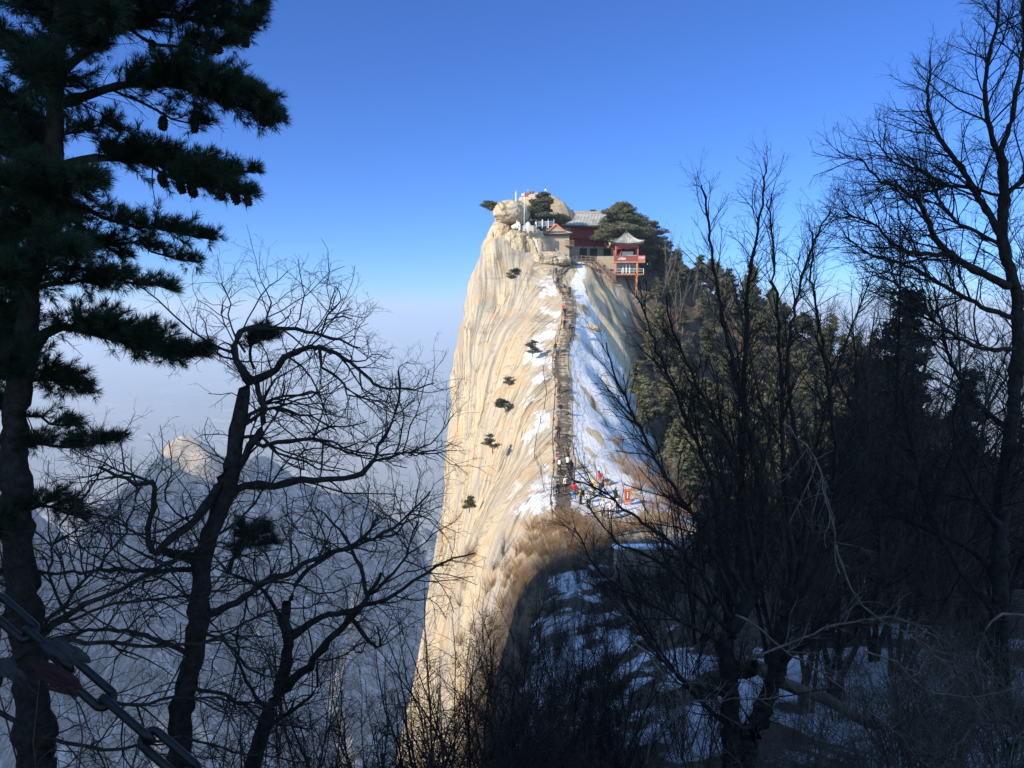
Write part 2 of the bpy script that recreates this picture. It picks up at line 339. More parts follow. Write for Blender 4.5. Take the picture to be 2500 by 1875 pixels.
def build_ridge():
    ys0 = sorted(ST); C = np.array([ST[k] for k in ys0], float)     # station x 16 x 2
    rows = np.concatenate([np.arange(-45, 4, 1.2), np.arange(4, 62, .6), np.arange(62, 176, .36), np.arange(176, 262, 2.0)])
    CI = np.zeros((len(rows), 16, 2))
    for i in range(16):
        for j in range(2): CI[:, i, j] = np.interp(rows, ys0, C[:, i, j])
    # smooth along Y with a width that grows with the row spacing
    out = CI.copy(); sg = np.where(rows < 20, 1.2, 3.0)
    for a, y in enumerate(rows):
        wgt = np.exp(-.5*((rows-y)/sg[a])**2); sp = np.gradient(rows); wgt = wgt*sp; wgt /= wgt.sum()
        out[a] = np.tensordot(wgt, CI, (0, 0))
    out[:, 8:10] = CI[:, 8:10]*.5 + out[:, 8:10]*.5
    cols = []
    for k in range(15):
        p0 = out[:, max(k-1, 0)]; p1 = out[:, k]; p2 = out[:, k+1]; p3 = out[:, min(k+2, 15)]
        n = SEG[k]
        for q in range(n):
            t = q/n; t2 = t*t; t3 = t2*t
            # Catmull-Rom, slackened
            cr = .5*((2*p1) + (-p0+p2)*t + (2*p0-5*p1+4*p2-p3)*t2 + (-p0+3*p1-3*p2+p3)*t3)
            cols.append(.6*cr + .4*(p1*(1-t)+p2*t))
    cols.append(out[:, 15]); G = np.stack(cols, 1)          # rows x cols x 2
    nr, nc = G.shape[:2]
    X = G[:, :, 0]; Z = G[:, :, 1]; Y = np.repeat(rows[:, None], nc, 1)
    ic = sum(SEG[:8]) + 5
    ds = np.hypot(np.diff(X, axis=1), np.diff(Z, axis=1)); cs = np.concatenate([np.zeros((nr, 1)), np.cumsum(ds, 1)], 1)
    s = cs - cs[:, ic:ic+1]                                   # signed distance from path centre
    P = np.stack([X, Y, Z], -1)
    du = np.gradient(P, axis=1); dv = np.gradient(P, axis=0)
    N = np.cross(du, dv); N /= np.linalg.norm(N, axis=2, keepdims=True)+1e-9
    left = s < 0; al = np.abs(s)
    q = np.where(left, -.452*X+.614*Y-.645*Z, -s*.35+Y*.0+X*.75)      # across-joint coordinate
    r = np.where(left, -.254*X-.78*Y-.566*Z, s*.8+Y*.3)
    pathw = ss(1.6, 5.5, al)
    amp = np.ones_like(X)
    lump = fbm(X/14, Y/16, Z/22, 3, 3)*1.15 + fbm(X/5, Y/5.5, Z/9, 3, 8)*.42
    area = ss(-.25, .35, vnoise(q*.12, r*.012, 0, 5))
    lines = vnoise(q*1.15, r*.035, 0, 21)*.38 + vnoise(q*2.6, r*.06, 0, 22)*.22
    groove = -np.clip(.25-np.abs(vnoise(q*.42, r*.02, 0, 31)), 0, 1)*3.2
    far = ss(60, 74, Y)
    disp = lump*(.35+.65*ss(60, 74, Y)) + far*ss(3, 9, al)*(lines*(.12+.55*area) + groove*.55) + fbm(X/1.3, Y/1.3, Z/1.3, 3, 41)*.13
    # right flank: rocky ribs running down slope
    rib = ss(2, 8, s)*ss(95, 115, Y)*(vnoise((X*.6+Y*.35)*.55, (X-Y)*.04, 0, 51)*.8)
    disp = disp + rib*.9
    # big overhanging steps on the far buttress
    butt = ss(139, 147, Y)*ss(8, 14, al)*left
    disp = disp + butt*(np.abs(vnoise(X/7+Z/9, Z/11, Y/9, 61))*1.7-.6 + vnoise(X/3.2, Y/4, Z/8, 66)*.7)
    P = P + N*(disp*pathw)[:, :, None]
    # normals again for the snow mask
    du = np.gradient(P, axis=1); dv = np.gradient(P, axis=0)
    N2 = np.cross(du, dv); N2 /= np.linalg.norm(N2, axis=2, keepdims=True)+1e-9
    sn = np.full(X.shape, .0)
    # right of the path: deep snow, thinning down the flank
    s1 = np.clip(3.0+(150-Y)*.42, 2.5, 40)
    rg = ss(.6, 1.8, s)*(1-ss(14, 24, s))
    sn = np.maximum(sn, ss(66, 74, Y)*(1-ss(160, 166, Y))*rg*(.60+.17*vnoise(X/1.6+Y*.22, Y/4.5, 0, 87)+.10*vnoise(X/.7+Y*.3, Y/2, 0, 89)))
    sn = sn - ss(0, 2.0, s-s1)*(1-ss(15, 19, s-s1))*ss(100, 108, Y)*(.36+.10*vnoise(X/2.2, Y/6, 0, 71))
    lf = ss(.6, 1.6, -s)*(1-ss(4.5, 10.5, -s))
    sn = np.maximum(sn, ss(70, 76, Y)*(1-ss(152, 158, Y))*lf*(.47+.13*vnoise(X/2.0, Y/3.0, 0, 93)))
    sn = np.maximum(sn, ss(70, 74, Y)*(1-ss(80, 86, Y))*(1-ss(3, 6, -s))*.54)
    far_r = ss(14, 24, s)*ss(62, 75, Y)*.30; sn = np.maximum(sn, far_r)
    zone = np.exp(-((X-7)/5.5)**2-((Y-14)/10)**2)*.44 + np.exp(-((X-(1.2+Y*.03))/1.3)**2)*ss(18, 24, Y)*(1-ss(50, 58, Y))*.30
    strip = ss(18, 24, Y)*(1-ss(56, 62, Y))*ss(-6, -1.5, s)*(1-ss(2, 6, s))*(.50+.16*vnoise(X/1.3, Y/2.0, 0, 85))
    near = (1-ss(60, 67, Y))*ss(-3.5, 0, s)*(.27+zone*.85+.20*vnoise(X/1.1, Y/1.6, 0, 83)); sn = np.maximum(sn, near)
    left_near = (1-ss(56, 66, Y))*ss(0, 3, -s)*.22; sn = np.maximum(sn, left_near)
    top = ss(156, 160, Y)*.34*ss(.55, .9, N2[:, :, 2]); sn = np.maximum(sn, top)
    sn = np.maximum(sn, ss(.80, .97, N2[:, :, 2])*.30*left*ss(70, 80, Y))
    sn = np.maximum(sn, strip)
    sn = sn*ss(.10, .45, N2[:, :, 2])
    litter = np.clip((1-ss(60, 68, Y)) + ss(11, 20, s), 0, 1)
    me = np_mesh('mountain_ridge', P.reshape(-1, 3), [grid_faces(nr, nc)], M['rock'], True)
    add_attr(me, 'snow', sn); add_attr(me, 'litter', litter)
    uvl = me.uv_layers.new(name='UVMap'); li = np.zeros(len(me.loops), np.int32); me.loops.foreach_get('vertex_index', li)
    uv = np.stack([q.ravel(), r.ravel()], 1)[li].astype(np.float32); uvl.data.foreach_set('uv', uv.ravel())
    o = link('mountain', me); tag(o, 'granite mountain ridge with a sheer sunlit west face and a snowy crest', 'mountain', kind='structure')
    P = P.reshape(-1, 3); return o, BVHTree.FromPolygons([tuple(v) for v in P], grid_faces(nr, nc).tolist())
ridge, BVH = build_ridge()
def ground(x, y, top=80):
    h = BVH.ray_cast(Vector((x, y, top)), Vector((0, 0, -1)))
    return h[0].z if h[0] is not None else -30
def hit(px, py):
    """ground point and distance seen through a photo pixel"""
    d = D(px, py, 1.0).normalized(); h = BVH.ray_cast(Vector((0, 0, 0)), d)
    return h[0]

# ------------------------------------------------------------------ massif behind and left of the lookout, which shades the near slope
def heightfield(name, xs, ys, fz, mat, label, uvdiv=1.0, attrs=None):
    X, Y = np.meshgrid(xs, ys); Z = fz(X, Y)
    me = np_mesh(name, np.stack([X, Y, Z], -1).reshape(-1, 3), [grid_faces(len(ys), len(xs))], mat, True)
    if attrs:
        for k, v in attrs.items(): add_attr(me, k, v(X, Y, Z))
    o = link(name, me); tag(o, label, 'mountain', kind='structure'); return o
def near_massif(X, Y):
    edge = 67.5+(X-5)*math.tan(R(SUN_AZ))                       # north edge follows the sun's azimuth
    n = fbm(X/30, Y/30, 0, 4, 77)*7 + fbm(X/7, Y/7, 0, 3, 78)*6
    e = ss(5, -12, Y-edge+n*.25); w_ = ss(-17, -66, X+n*.4)
    z = -150 + (208+n*.5)*np.minimum(1, w_**.45*e**.5)
    return -150 + (z+150)*ss(-125, -90, Y)
M['far_rock'] = simple('massif_rock', (.22, .2, .17), .9, .5, .05)
heightfield('mountain_massif', np.arange(-260, -14, 3.0), np.arange(-240, 70, 3.0), near_massif, M['far_rock'], 'neighbouring rock massif that shades the lookout')

# ------------------------------------------------------------------ far mountains and plain
def far_mat():
    k = NT('forested_far_slope', .95, .05)
    f = k.noise(k.coord('Object'), .02, 6, .65); g = k.noise(k.coord('Object', (1, 1, .25)), .06, 6, .75)
    c = k.ramp(g, [(.35, (.07, .08, .09)), (.5, (.15, .155, .16)), (.64, (.44, .46, .50))])
    at = k.n('ShaderNodeAttribute', attribute_name='bare')
    c = k.mix(at.outputs['Fac'], c, k.ramp(k.noise(k.coord('Object', (1, 1, .3)), .05, 5), [(.35, (.46, .35, .24)), (.65, (.78, .62, .42))]))
    k.col(c); k.bump(g, .8, 12); return k.m
def seg_dist(X, Y, pts):
    best = None
    for (x0, y0, z0), (x1, y1, z1) in zip(pts[:-1], pts[1:]):
        dx, dy = x1-x0, y1-y0; L2 = dx*dx+dy*dy
        t = np.clip(((X-x0)*dx+(Y-y0)*dy)/L2, 0, 1); cx = x0+t*dx; cy = y0+t*dy
        d = np.hypot(X-cx, Y-cy); side = np.sign((X-x0)*dy-(Y-y0)*dx)
        z = (z0+t*(z1-z0)) - np.where(X < cx, 1.35, .85)*d
        best = z if best is None else np.maximum(best, z)
    return best
def DD(px, py, Y): v = D(px, py, Y); return (v.x, v.y, v.z)
RID = [
 [DD(250, 1235, 1150), DD(300, 1200, 1180), DD(372, 1165, 1230), DD(397, 1088, 1260), DD(455, 1070, 1280), DD(530, 1112, 1300), DD(570, 1150, 1340), DD(640, 1105, 1480), DD(700, 1175, 1500), DD(790, 1195, 1560), DD(870, 1210, 1600), DD(960, 1235, 1560), DD(1040, 1300, 1500), DD(1130, 1420, 1450)],
 [DD(405, 1100, 1265), DD(375, 1185, 1170), DD(335, 1300, 1050), DD(330, 1450, 900), DD(400, 1700, 720), DD(380, 2100, 560)],
 [DD(250, 1235, 1150), DD(200, 1330, 1050), DD(130, 1500, 900), DD(160, 1800, 700)],
 [DD(870, 1210, 1600), DD(830, 1330, 1350), DD(880, 1480, 1100), DD(820, 1700, 850), DD(900, 2100, 640)],
 [DD(640, 1105, 1480), DD(660, 1300, 1250), DD(640, 1550, 900)],
]
def far_z(X, Y):
    z = None
    wx = fbm(X/90, Y/90, 0, 4, 5)*16; wy = fbm(X/90, Y/90, 9, 4, 6)*16
    for r_ in RID:
        a = seg_dist(X+wx, Y+wy, r_); z = a if z is None else np.maximum(z, a)
    z = z + fbm(X/120, Y/120, 0, 5, 91)*14 + np.abs(fbm(X/40, Y/60, 0, 3, 95))*16
    return np.maximum(z, -760)
fm = far_mat()
heightfield('mountain_range', np.arange(-1500, 500, 9.0), np.arange(420, 2300, 9.0), far_z, fm, 'hazy shaded lower peaks with one sunlit cliff', attrs={'bare': lambda X, Y, Z: ss(-300, -235, Z)*ss(60, 10, X+520)*.9})
def shading_ridge(X, Y):  # ridge added out of view to cast shade on the far peaks
    pts = [(-1000, 100, 40), (-930, 500, 30), (-880, 850, -15), (-865, 1010, -36), (-885, 1100, -75)]; best = None
    for (x0, y0, z0), (x1, y1, z1) in zip(pts[:-1], pts[1:]):
        dx, dy = x1-x0, y1-y0; t = np.clip(((X-x0)*dx+(Y-y0)*dy)/(dx*dx+dy*dy), 0, 1); cx = x0+t*dx; cy = y0+t*dy
        z = z0+t*(z1-z0) - np.where(X < cx, 1.0, 2.3)*np.hypot(X-cx, Y-cy); best = z if best is None else np.maximum(best, z)
    return np.maximum(best+fbm(X/90, Y/90, 0, 4, 13)*24, -760)
heightfield('mountain_shading_ridge', np.arange(-1700, -560, 14.0), np.arange(-500, 1500, 14.0), shading_ridge, fm, 'unseen ridge added in the west to shade the far peaks', attrs={'bare': lambda X, Y, Z: Z*0})
def plain_mat():
    k = NT('hazy_farm_plain', .95, .05)
    f = k.noise(k.coord('Object'), .0009, 6, .65); v = k.n('ShaderNodeTexVoronoi'); v.inputs['Scale'].default_value = .0022
    k.l(k.coord('Object'), v.inputs['Vector'])
    c = k.ramp(f, [(.35, (.20, .19, .16)), (.6, (.34, .31, .26))])
    vil = k.ramp(k.noise(k.coord('Object'), .0045, 5, .75), [(.58, 0.0), (.64, .8)])
    k.col(k.mix(vil, c, (.62, .60, .58))); return k.m
def plain_z(X, Y): return -780 + fbm(X/2500, Y/2500, 0, 3, 3)*8
xs = np.concatenate([np.linspace(-30000, -4000, 30), np.linspace(-3800, 3800, 60), np.linspace(4000, 30000, 30)])
ys = np.concatenate([np.linspace(-6000, 0, 10), np.linspace(200, 6000, 50), np.linspace(6300, 42000, 40)])
pl = heightfield('plain', xs, ys, plain_z, plain_mat(), 'flat hazy farm plain far below the mountains'); pl['category'] = 'ground'

# ------------------------------------------------------------------ path of stone steps along the crest
PATH_PX = [(1382,1262,69),(1374,1233,74),(1372,1190,79),(1379,1163,82),(1375,1122,86),(1372,1081,90),(1374,1020,97),(1375,979,103),(1375,933,108),(1366,898,113),(1369,862,118),(1383,824,124),(1388,792,130),(1391,748,138),(1385,721,143),(1366,694,148),(1362,675,152),(1388,652,157)]
def path_points():
    P = [D(*p) for p in PATH_PX]; ys = np.array([p.y for p in P]); xs_ = np.array([p.x for p in P])
    yy = np.arange(69, 158, .42); xx = np.interp(yy, ys, xs_)
    k = np.ones(9)/9; xp = np.pad(xx, 4, mode='edge'); xx = np.convolve(xp, k, 'valid')
    return xx, yy
px_, py_ = path_points()
def path_at(y): return float(np.interp(y, py_, px_))
pz = np.array([max(ground(x, y), ground(x-.7, y), ground(x+.7, y)) for x, y in zip(px_, py_)])
pz = np.convolve(np.pad(pz, 5, mode='edge'), np.ones(11)/11, 'valid')+.12
pz = np.maximum.accumulate(np.where(py_ > 80, pz, pz))
def path_z(y): return float(np.interp(y, py_, pz))
mb = MB(); rnd = random.Random(4)
for i in range(len(px_)-1):
    x, y, z = px_[i], py_[i], pz[i]
    t = math.atan2(px_[i+1]-x, py_[i+1]-y); wd = .74 + .22*vnoise(y*.21, 3.3)[()] + .14*rnd.uniform(-1, 1)
    T = Matrix.Translation((x, y, z)) @ Matrix.Rotation(-t+rnd.uniform(-.03, .03), 4, 'Z')
    mb.box(-wd, wd, 0, .46, -.5, rnd.uniform(-.07, .05), T @ Matrix.Translation((rnd.uniform(-.16, .16), 0, 0)) @ Matrix.Rotation(rnd.uniform(-.03, .03), 4, 'Y'))
tag(mb.build('path', M['step'], bevel=0), 'narrow flight of worn stone steps along the crest', 'path', kind='structure')

# ------------------------------------------------------------------ chain railings along the path
def railing(name, label, offs, y0, y1, step, ribbons, hh=1.0, seed=1):
    rr = random.Random(seed); root = empty(name, (path_at(y0)+offs(y0), y0, path_z(y0))); tag(root, label, 'railing')
    base = root.location.copy(); tops = []; y = y0; proto = None
    while y < y1:
        x = path_at(y)+offs(y)+rr.uniform(-.06, .06); g = ground(x, y); gz = max(g, path_z(y)-.5) if abs(offs(y)) < 1.5 else g
        if proto is None:
            proto = MB().bar((0, 0, -.7), (0, 0, hh), .045, 6).ball((0, 0, hh), .06, 1).build('post', M['iron'], root, Vector((x, y, gz))-base)
        else:
            c = proto.copy(); COL.objects.link(c); c.parent = root; c.location = Vector((x, y, gz))-base; c.rotation_euler = (rr.uniform(-.06, .06), rr.uniform(-.06, .06), 0)
        tops.append(Vector((x, y, gz+hh*.93))-base); y += step*rr.uniform(.85, 1.15)
    for lev in (0, .45):
        T = Tubes()
        for a, b in zip(tops[:-1], tops[1:]):
            pts = []; 
            for k in range(7):
                t = k/6; p = a.lerp(b, t); p.z -= .18*4*t*(1-t)+lev; pts.append(tuple(p))
            T.add(pts, [.022]*7)
        link('chain', T.mesh('chain', M['iron'], 4), root)
    if ribbons:
        pr = None
        for a, b in zip(tops[:-1], tops[1:]):
            if rr.random() < .28:
                p = a.lerp(b, rr.random())
                if pr is None:
                    m = MB()
                    for k in range(5): m.box(-.02, .02, -.1, .1, -.42+.04*k, 0, Matrix.Rotation(k*1.1, 4, 'Z') @ Matrix.Rotation(.25, 4, 'X'))
                    pr = m.build('ribbon', M['ribbon'], root, p-Vector((0, 0, .12)))
                else:
                    c = pr.copy(); COL.objects.link(c); c.parent = root; c.location = p-Vector((0, 0, .12)); c.rotation_euler = (0, 0, rr.random()*3); c.scale = (1, 1, rr.uniform(.6, 1.4))
railing('chain_railing', 'dark chain railing hung with red ribbons on the cliff side of the steps', lambda y: -1.15, 70, 156, 2.3, True, 1.05, 3)
railing('chain_railing', 'plain thin chain railing along the snowy side of the steps', lambda y: 1.2, 78, 156, 3.2, False, 1.0, 4)
railing('chain_railing', 'outlying chain handrail crossing the bare slab left of the steps', lambda y: -1.3-2.0*math.exp(-((y-90)/11)**2)-1.2*math.exp(-((y-112)/10)**2), 78, 130, 4.5, False, .9, 5)

# ------------------------------------------------------------------ boulders and bulges of the summit
def boulder(label, px, py, Y, rx, rz, ry=None, tilt=0, seed=0, snow=False, rough=.16, e=2.6, crack=1.1):
    c = D(px, py, Y); k = Y/F; a = rx*k; b = rz*k; d = (ry*k if ry else (a+b)/2)
    bm = bmesh.new(); bmesh.ops.create_icosphere(bm, subdivisions=6, radius=1)
    V = np.array([v.co[:] for v in bm.verts]); Fc = np.array([[v.index for v in f.verts] for f in bm.faces]); bm.free()
    # rounded-box-ish granite tor
    nrm = (np.abs(V)**e).sum(1)**(1/e); V = V/nrm[:, None]
    n = fbm(V[:, 0]*1.5+seed, V[:, 1]*1.5, V[:, 2]*1.5, 4, seed)*rough*1.6
    cr = -np.clip(.10-np.abs(vnoise(V[:, 0]*1.8+seed*3.1, V[:, 1]*1.8, V[:, 2]*.8, seed+3)), 0, 1)*crack
    fi = fbm(V[:, 0]*7+seed, V[:, 1]*7, V[:, 2]*4, 3, seed+9)*.035
    V = V*(1+n+cr+fi)[:, None]*np.array([a, d, b])
    ct, s_ = math.cos(tilt), math.sin(tilt); V = np.stack([V[:, 0]*ct-V[:, 2]*s_, V[:, 1], V[:, 0]*s_+V[:, 2]*ct], 1)
    me = np_mesh('granite_boulder', V, [Fc], M['boulder'], True)
    uvl = me.uv_layers.new(name='UVMap'); li = np.zeros(len(me.loops), np.int32); me.loops.foreach_get('vertex_index', li)
    q = V[:, 0]*.8+V[:, 1]*.5; uv = np.stack([q, V[:, 2]], 1)[li].astype(np.float32); uvl.data.foreach_set('uv', uv.ravel())
    o = link('granite_boulder', me, None, c); tag(o, label, 'boulder', 'granite boulders of the summit'); return o
boulder('huge egg shaped granite boulder overhanging the top left of the summit', 1250, 519, 162, 43, 29, 46, -.05, 14, rough=.13, e=2.4, crack=.35)
boulder('domed rock mound at the very top of the summit with people on it', 1310, 564, 174, 100, 88, 60, 0, 2, rough=.07, e=1.75)
boulder('tall leaning rock shoulder at the left rim below the egg boulder', 1214, 622, 163, 34, 84, 50, -.22, 3, rough=.10)
boulder('rounded rock column below the white terrace fence', 1262, 640, 160, 34, 80, 50, .04, 4, rough=.07)
boulder('broad grey rock bulge beside the rounded column under the fence', 1306, 626, 161, 38, 66, 50, .12, 5, rough=.07)
boulder('cracked slab boulder in front of the brick gatehouse', 1345, 634, 157.5, 46, 17, 40, -.03, 6, rough=.13, e=3.4)
boulder('flat ledge rock above the first steps of the path', 1322, 664, 155, 52, 15, 30, .05, 8, rough=.10)
boulder('small brown rock jutting from the snow right of the path', 1452, 800, 122, 18, 7, 20, -.4, 10)
boulder('brown boulder beside the saddle clearing on its snowy bank', 1478, 1176, 80, 16, 9, 18, -.2, 11)

# ------------------------------------------------------------------ buildings
def roof_mesh(name, hx, hy, h, root, loc, ridge_half=0, up=.5, ribs=44, power=1.5, parent=None):
    """tiled roof with concave slopes and turned-up corners; ridge_half>0 gives a ridge along x"""
    Vs = []; Fs = []; va = []; off = 0; nt_ = 12
    for side in range(4):
        nu = ribs*4+1; u = np.linspace(-1, 1, nu); t = np.linspace(0, 1, nt_)
        Ug, Tg = np.meshgrid(u, t)
        ax = hx if side % 2 == 0 else hy; ay = hy if side % 2 == 0 else hx
        endx = (ridge_half if side % 2 == 0 else 0); endy = (0 if side % 2 == 0 else ridge_half)
        x = Ug*(ax*(1-Tg)+endx*Tg); y = -(ay*(1-Tg)+endy*Tg)
        z = h*Tg**power + up*np.abs(Ug)**3.5*(1-Tg)**2
        ph = np.abs(np.sin((x if True else Ug)*math.pi/.32)); z = z+.07*ph
        va.append(1-ph.ravel())
        if side == 1: x, y = -y, x
        elif side == 2: x, y = -x, -y
        elif side == 3: x, y = y, -x
        Vs.append(np.stack([x, y, z], -1).reshape(-1, 3)); Fs.append(grid_faces(nt_, nu)+off); off += nu*nt_
        # underside
    V = np.concatenate(Vs); n0 = len(V); V2 = V.copy(); V2[:, 2] -= .28
    F_ = np.concatenate(Fs); me = np_mesh(name, np.concatenate([V, V2]), [F_, F_[:, ::-1]+n0], M['tile'], False)
    add_attr(me, 'valley', np.concatenate([np.concatenate(va), np.zeros(n0)]))
    o = link(name, me, root, loc); return o

def lettering(root, x0, y, z0, h):
    m = MB(); rr = random.Random(8)
    def st(ax, az, bx, bz, w=.07): m.beam((x0+ax*h, y, z0+az*h), (x0+bx*h, y, z0+bz*h), .03, w)
    # brush-like first character
    st(0, .0, .55, .75); st(.1, .5, .5, .35); st(.15, .0, .6, .25); st(.45, .9, .6, .55); st(-.1, .05, .25, .1)
    for k in range(4):
        ox = .85+k*.62
        st(ox, .0, ox, .7); st(ox+.45, .0, ox+.45, .7); st(ox, .7, ox+.45, .7); st(ox, .36, ox+.45, .36); st(ox, .02, ox+.45, .02); st(ox+.22, .0, ox+.22, .8)
    st(.8, 1.05, 1.5, 1.05, .04); st(1.7, 1.0, 2.2, 1.0, .05)
    m.build('lettering', M['white'], root)
def pavilion():
    o = D(1534, 668, 158); root = empty('pavilion', o, R(-3)); tag(root, 'red pillared pavilion with pointed grey tile roof standing on stilts at the cliff', 'pavilion')
    MB().box(-2.9, 3.2, 0, 5, -.28, 0).box(-2.95, 3.25, -.05, 5, -.09, -.03).build('floor_slab', M['orange_pillar'], root)
    MB().box(-2.95, 3.35, -.1, 5, 2.2, 2.5).build('floor_slab', M['orange_pillar'], root)
    for x, z0 in ((1.75, -4.5), (-2.65, -1.5)):
        MB().box(x-.2, x+.2, .02, .42, z0, -.29).box(x-.19, x+.19, .05, .43, .0, 2.2).build('pillar', M['orange_pillar'], root)
    for x in (1.75, -2.65): MB().box(x-.2, x+.2, 4.4, 4.8, -4.5, 2.2).build('pillar', M['orange_pillar'], root)
    # lower storey: glazed wall set back, white columns
    MB().box(-2.6, 1.9, 1.2, 4.6, 0.0, 2.2).build('glazed_wall', M['glass'], root)
    for x in (-1.0, -.35, .35): MB().box(x-.1, x+.1, 1.0, 1.17, 0, 1.9).build('door_frame', M['white'], root)
    MB().box(1.2, 1.3, 1.05, 1.17, 0, 1.8).build('door_frame', M['green'], root)
    r = MB().bar((-2.5, .1, .95), (1.6, .1, .95), .04).bar((-2.5, .1, .5), (1.6, .1, .5), .035).bar((1.95, .1, .95), (3.1, .1, .95), .04).bar((1.95, .1, .5), (3.1, .1, .5), .035).bar((3.1, .1, .95), (3.1, 4.6, .95), .04)
    for x in (-1.35, 3.1, .3): r.bar((x, .1, 0), (x, .1, 1.05), .05)
    r.build('railing', M['white'], root)
    # upper parapet with board and banner
    b = MB().box(-2.95, 1.85, -.16, -.1, 2.5, 3.62).build('fascia_board', M['maroon'], root); lettering(b, -2.1, -.2, 2.78, .48)
    bn = MB().box(1.88, 3.35, -.17, -.1, 2.5, 3.62).build('banner', M['red_pale'], root)
    m = MB()
    for k in range(6):
        x = 2.02+k*.21
        for zz in (3.05, 3.2, 3.35): m.box(x, x+.14, -.185, -.172, zz, zz+.045)
        m.box(x+.05, x+.09, -.185, -.172, 3.0, 3.42)
        if k % 2: m.box(x, x+.15, -.185, -.172, 2.68, 2.73)
    m.build('lettering', M['white'], bn)
    MB().box(3.29, 3.35, -.1, 4.8, 2.5, 3.45).build('parapet', M['red_pale'], root)
    MB().box(-.4, 1.7, .3, .5, 3.62, 3.74).build('counter', M['green'], root)
    MB().box(-1.0, 1.3, 3.6, 3.7, 3.9, 4.7).build('window', M['white'], root)
    MB().box(-2.2, 1.8, 3.75, 4.6, 2.5, 5.4).build('back_wall', M['dark'], root)
    for x in (-2.55, 1.9):
        for y in (.15, 4.5): MB().bar((x, y, 2.5), (x, y, 5.7), .15, 10).build('column', M['red_pale'], root, smooth=True)
    MB().box(-2.75, 2.1, .05, .25, 5.35, 5.75).box(-2.75, 2.1, 4.4, 4.6, 5.35, 5.75).box(-2.7, -2.5, .25, 4.4, 5.35, 5.75).box(1.85, 2.05, .25, 4.4, 5.35, 5.75).build('beam', M['red_pale'], root)
    pts = [(-2.4, 5.33), (-2.4, 4.85), (-2.25, 4.85), (-2.0, 5.02), (-.9, 5.02), (-.55, 4.85), (-.1, 4.85), (.25, 5.02), (1.3, 5.02), (1.6, 4.85), (1.75, 4.85), (1.75, 5.33)]
    MB().poly(pts, .1, .18).build('lattice_fringe', M['red'], root)
    MB().box(-2.95, 2.35, -.1, 4.8, 5.76, 6.0).build('eave_board', M['red'], root)
    m = MB()
    for k in range(5): m.bar((-2.35+.0, .3+.5*k, 2.7), (-1.4, .3+.5*k, 4.6-.3*k), .06)
    m.build('brace', M['red_pale'], root)
    rf = roof_mesh('roof', 3.3, 3.3, 2.6, root, (-.3, 2.3, 6.0), 0, .55, 26)
    MB().bar((0, 0, 2.5), (0, 0, 3.3), .16, 8, .09).ball((0, 0, 3.4), .17, 1).build('finial', M['stone'], rf)
    m = MB()
    for sx in (-1, 1):
        for sy in (-1, 1):
            pr = None
            for k in range(9):
                t = k/8; p = Vector((sx*3.3*(1-t), sy*3.3*(1-t), 2.6*t**1.5+.55*(1-t)**2+.08))
                if pr is not None: m.bar(pr, p, .09, 5)
                pr = p
    m.build('hip_ridge', M['stone'], rf)
pavilion()

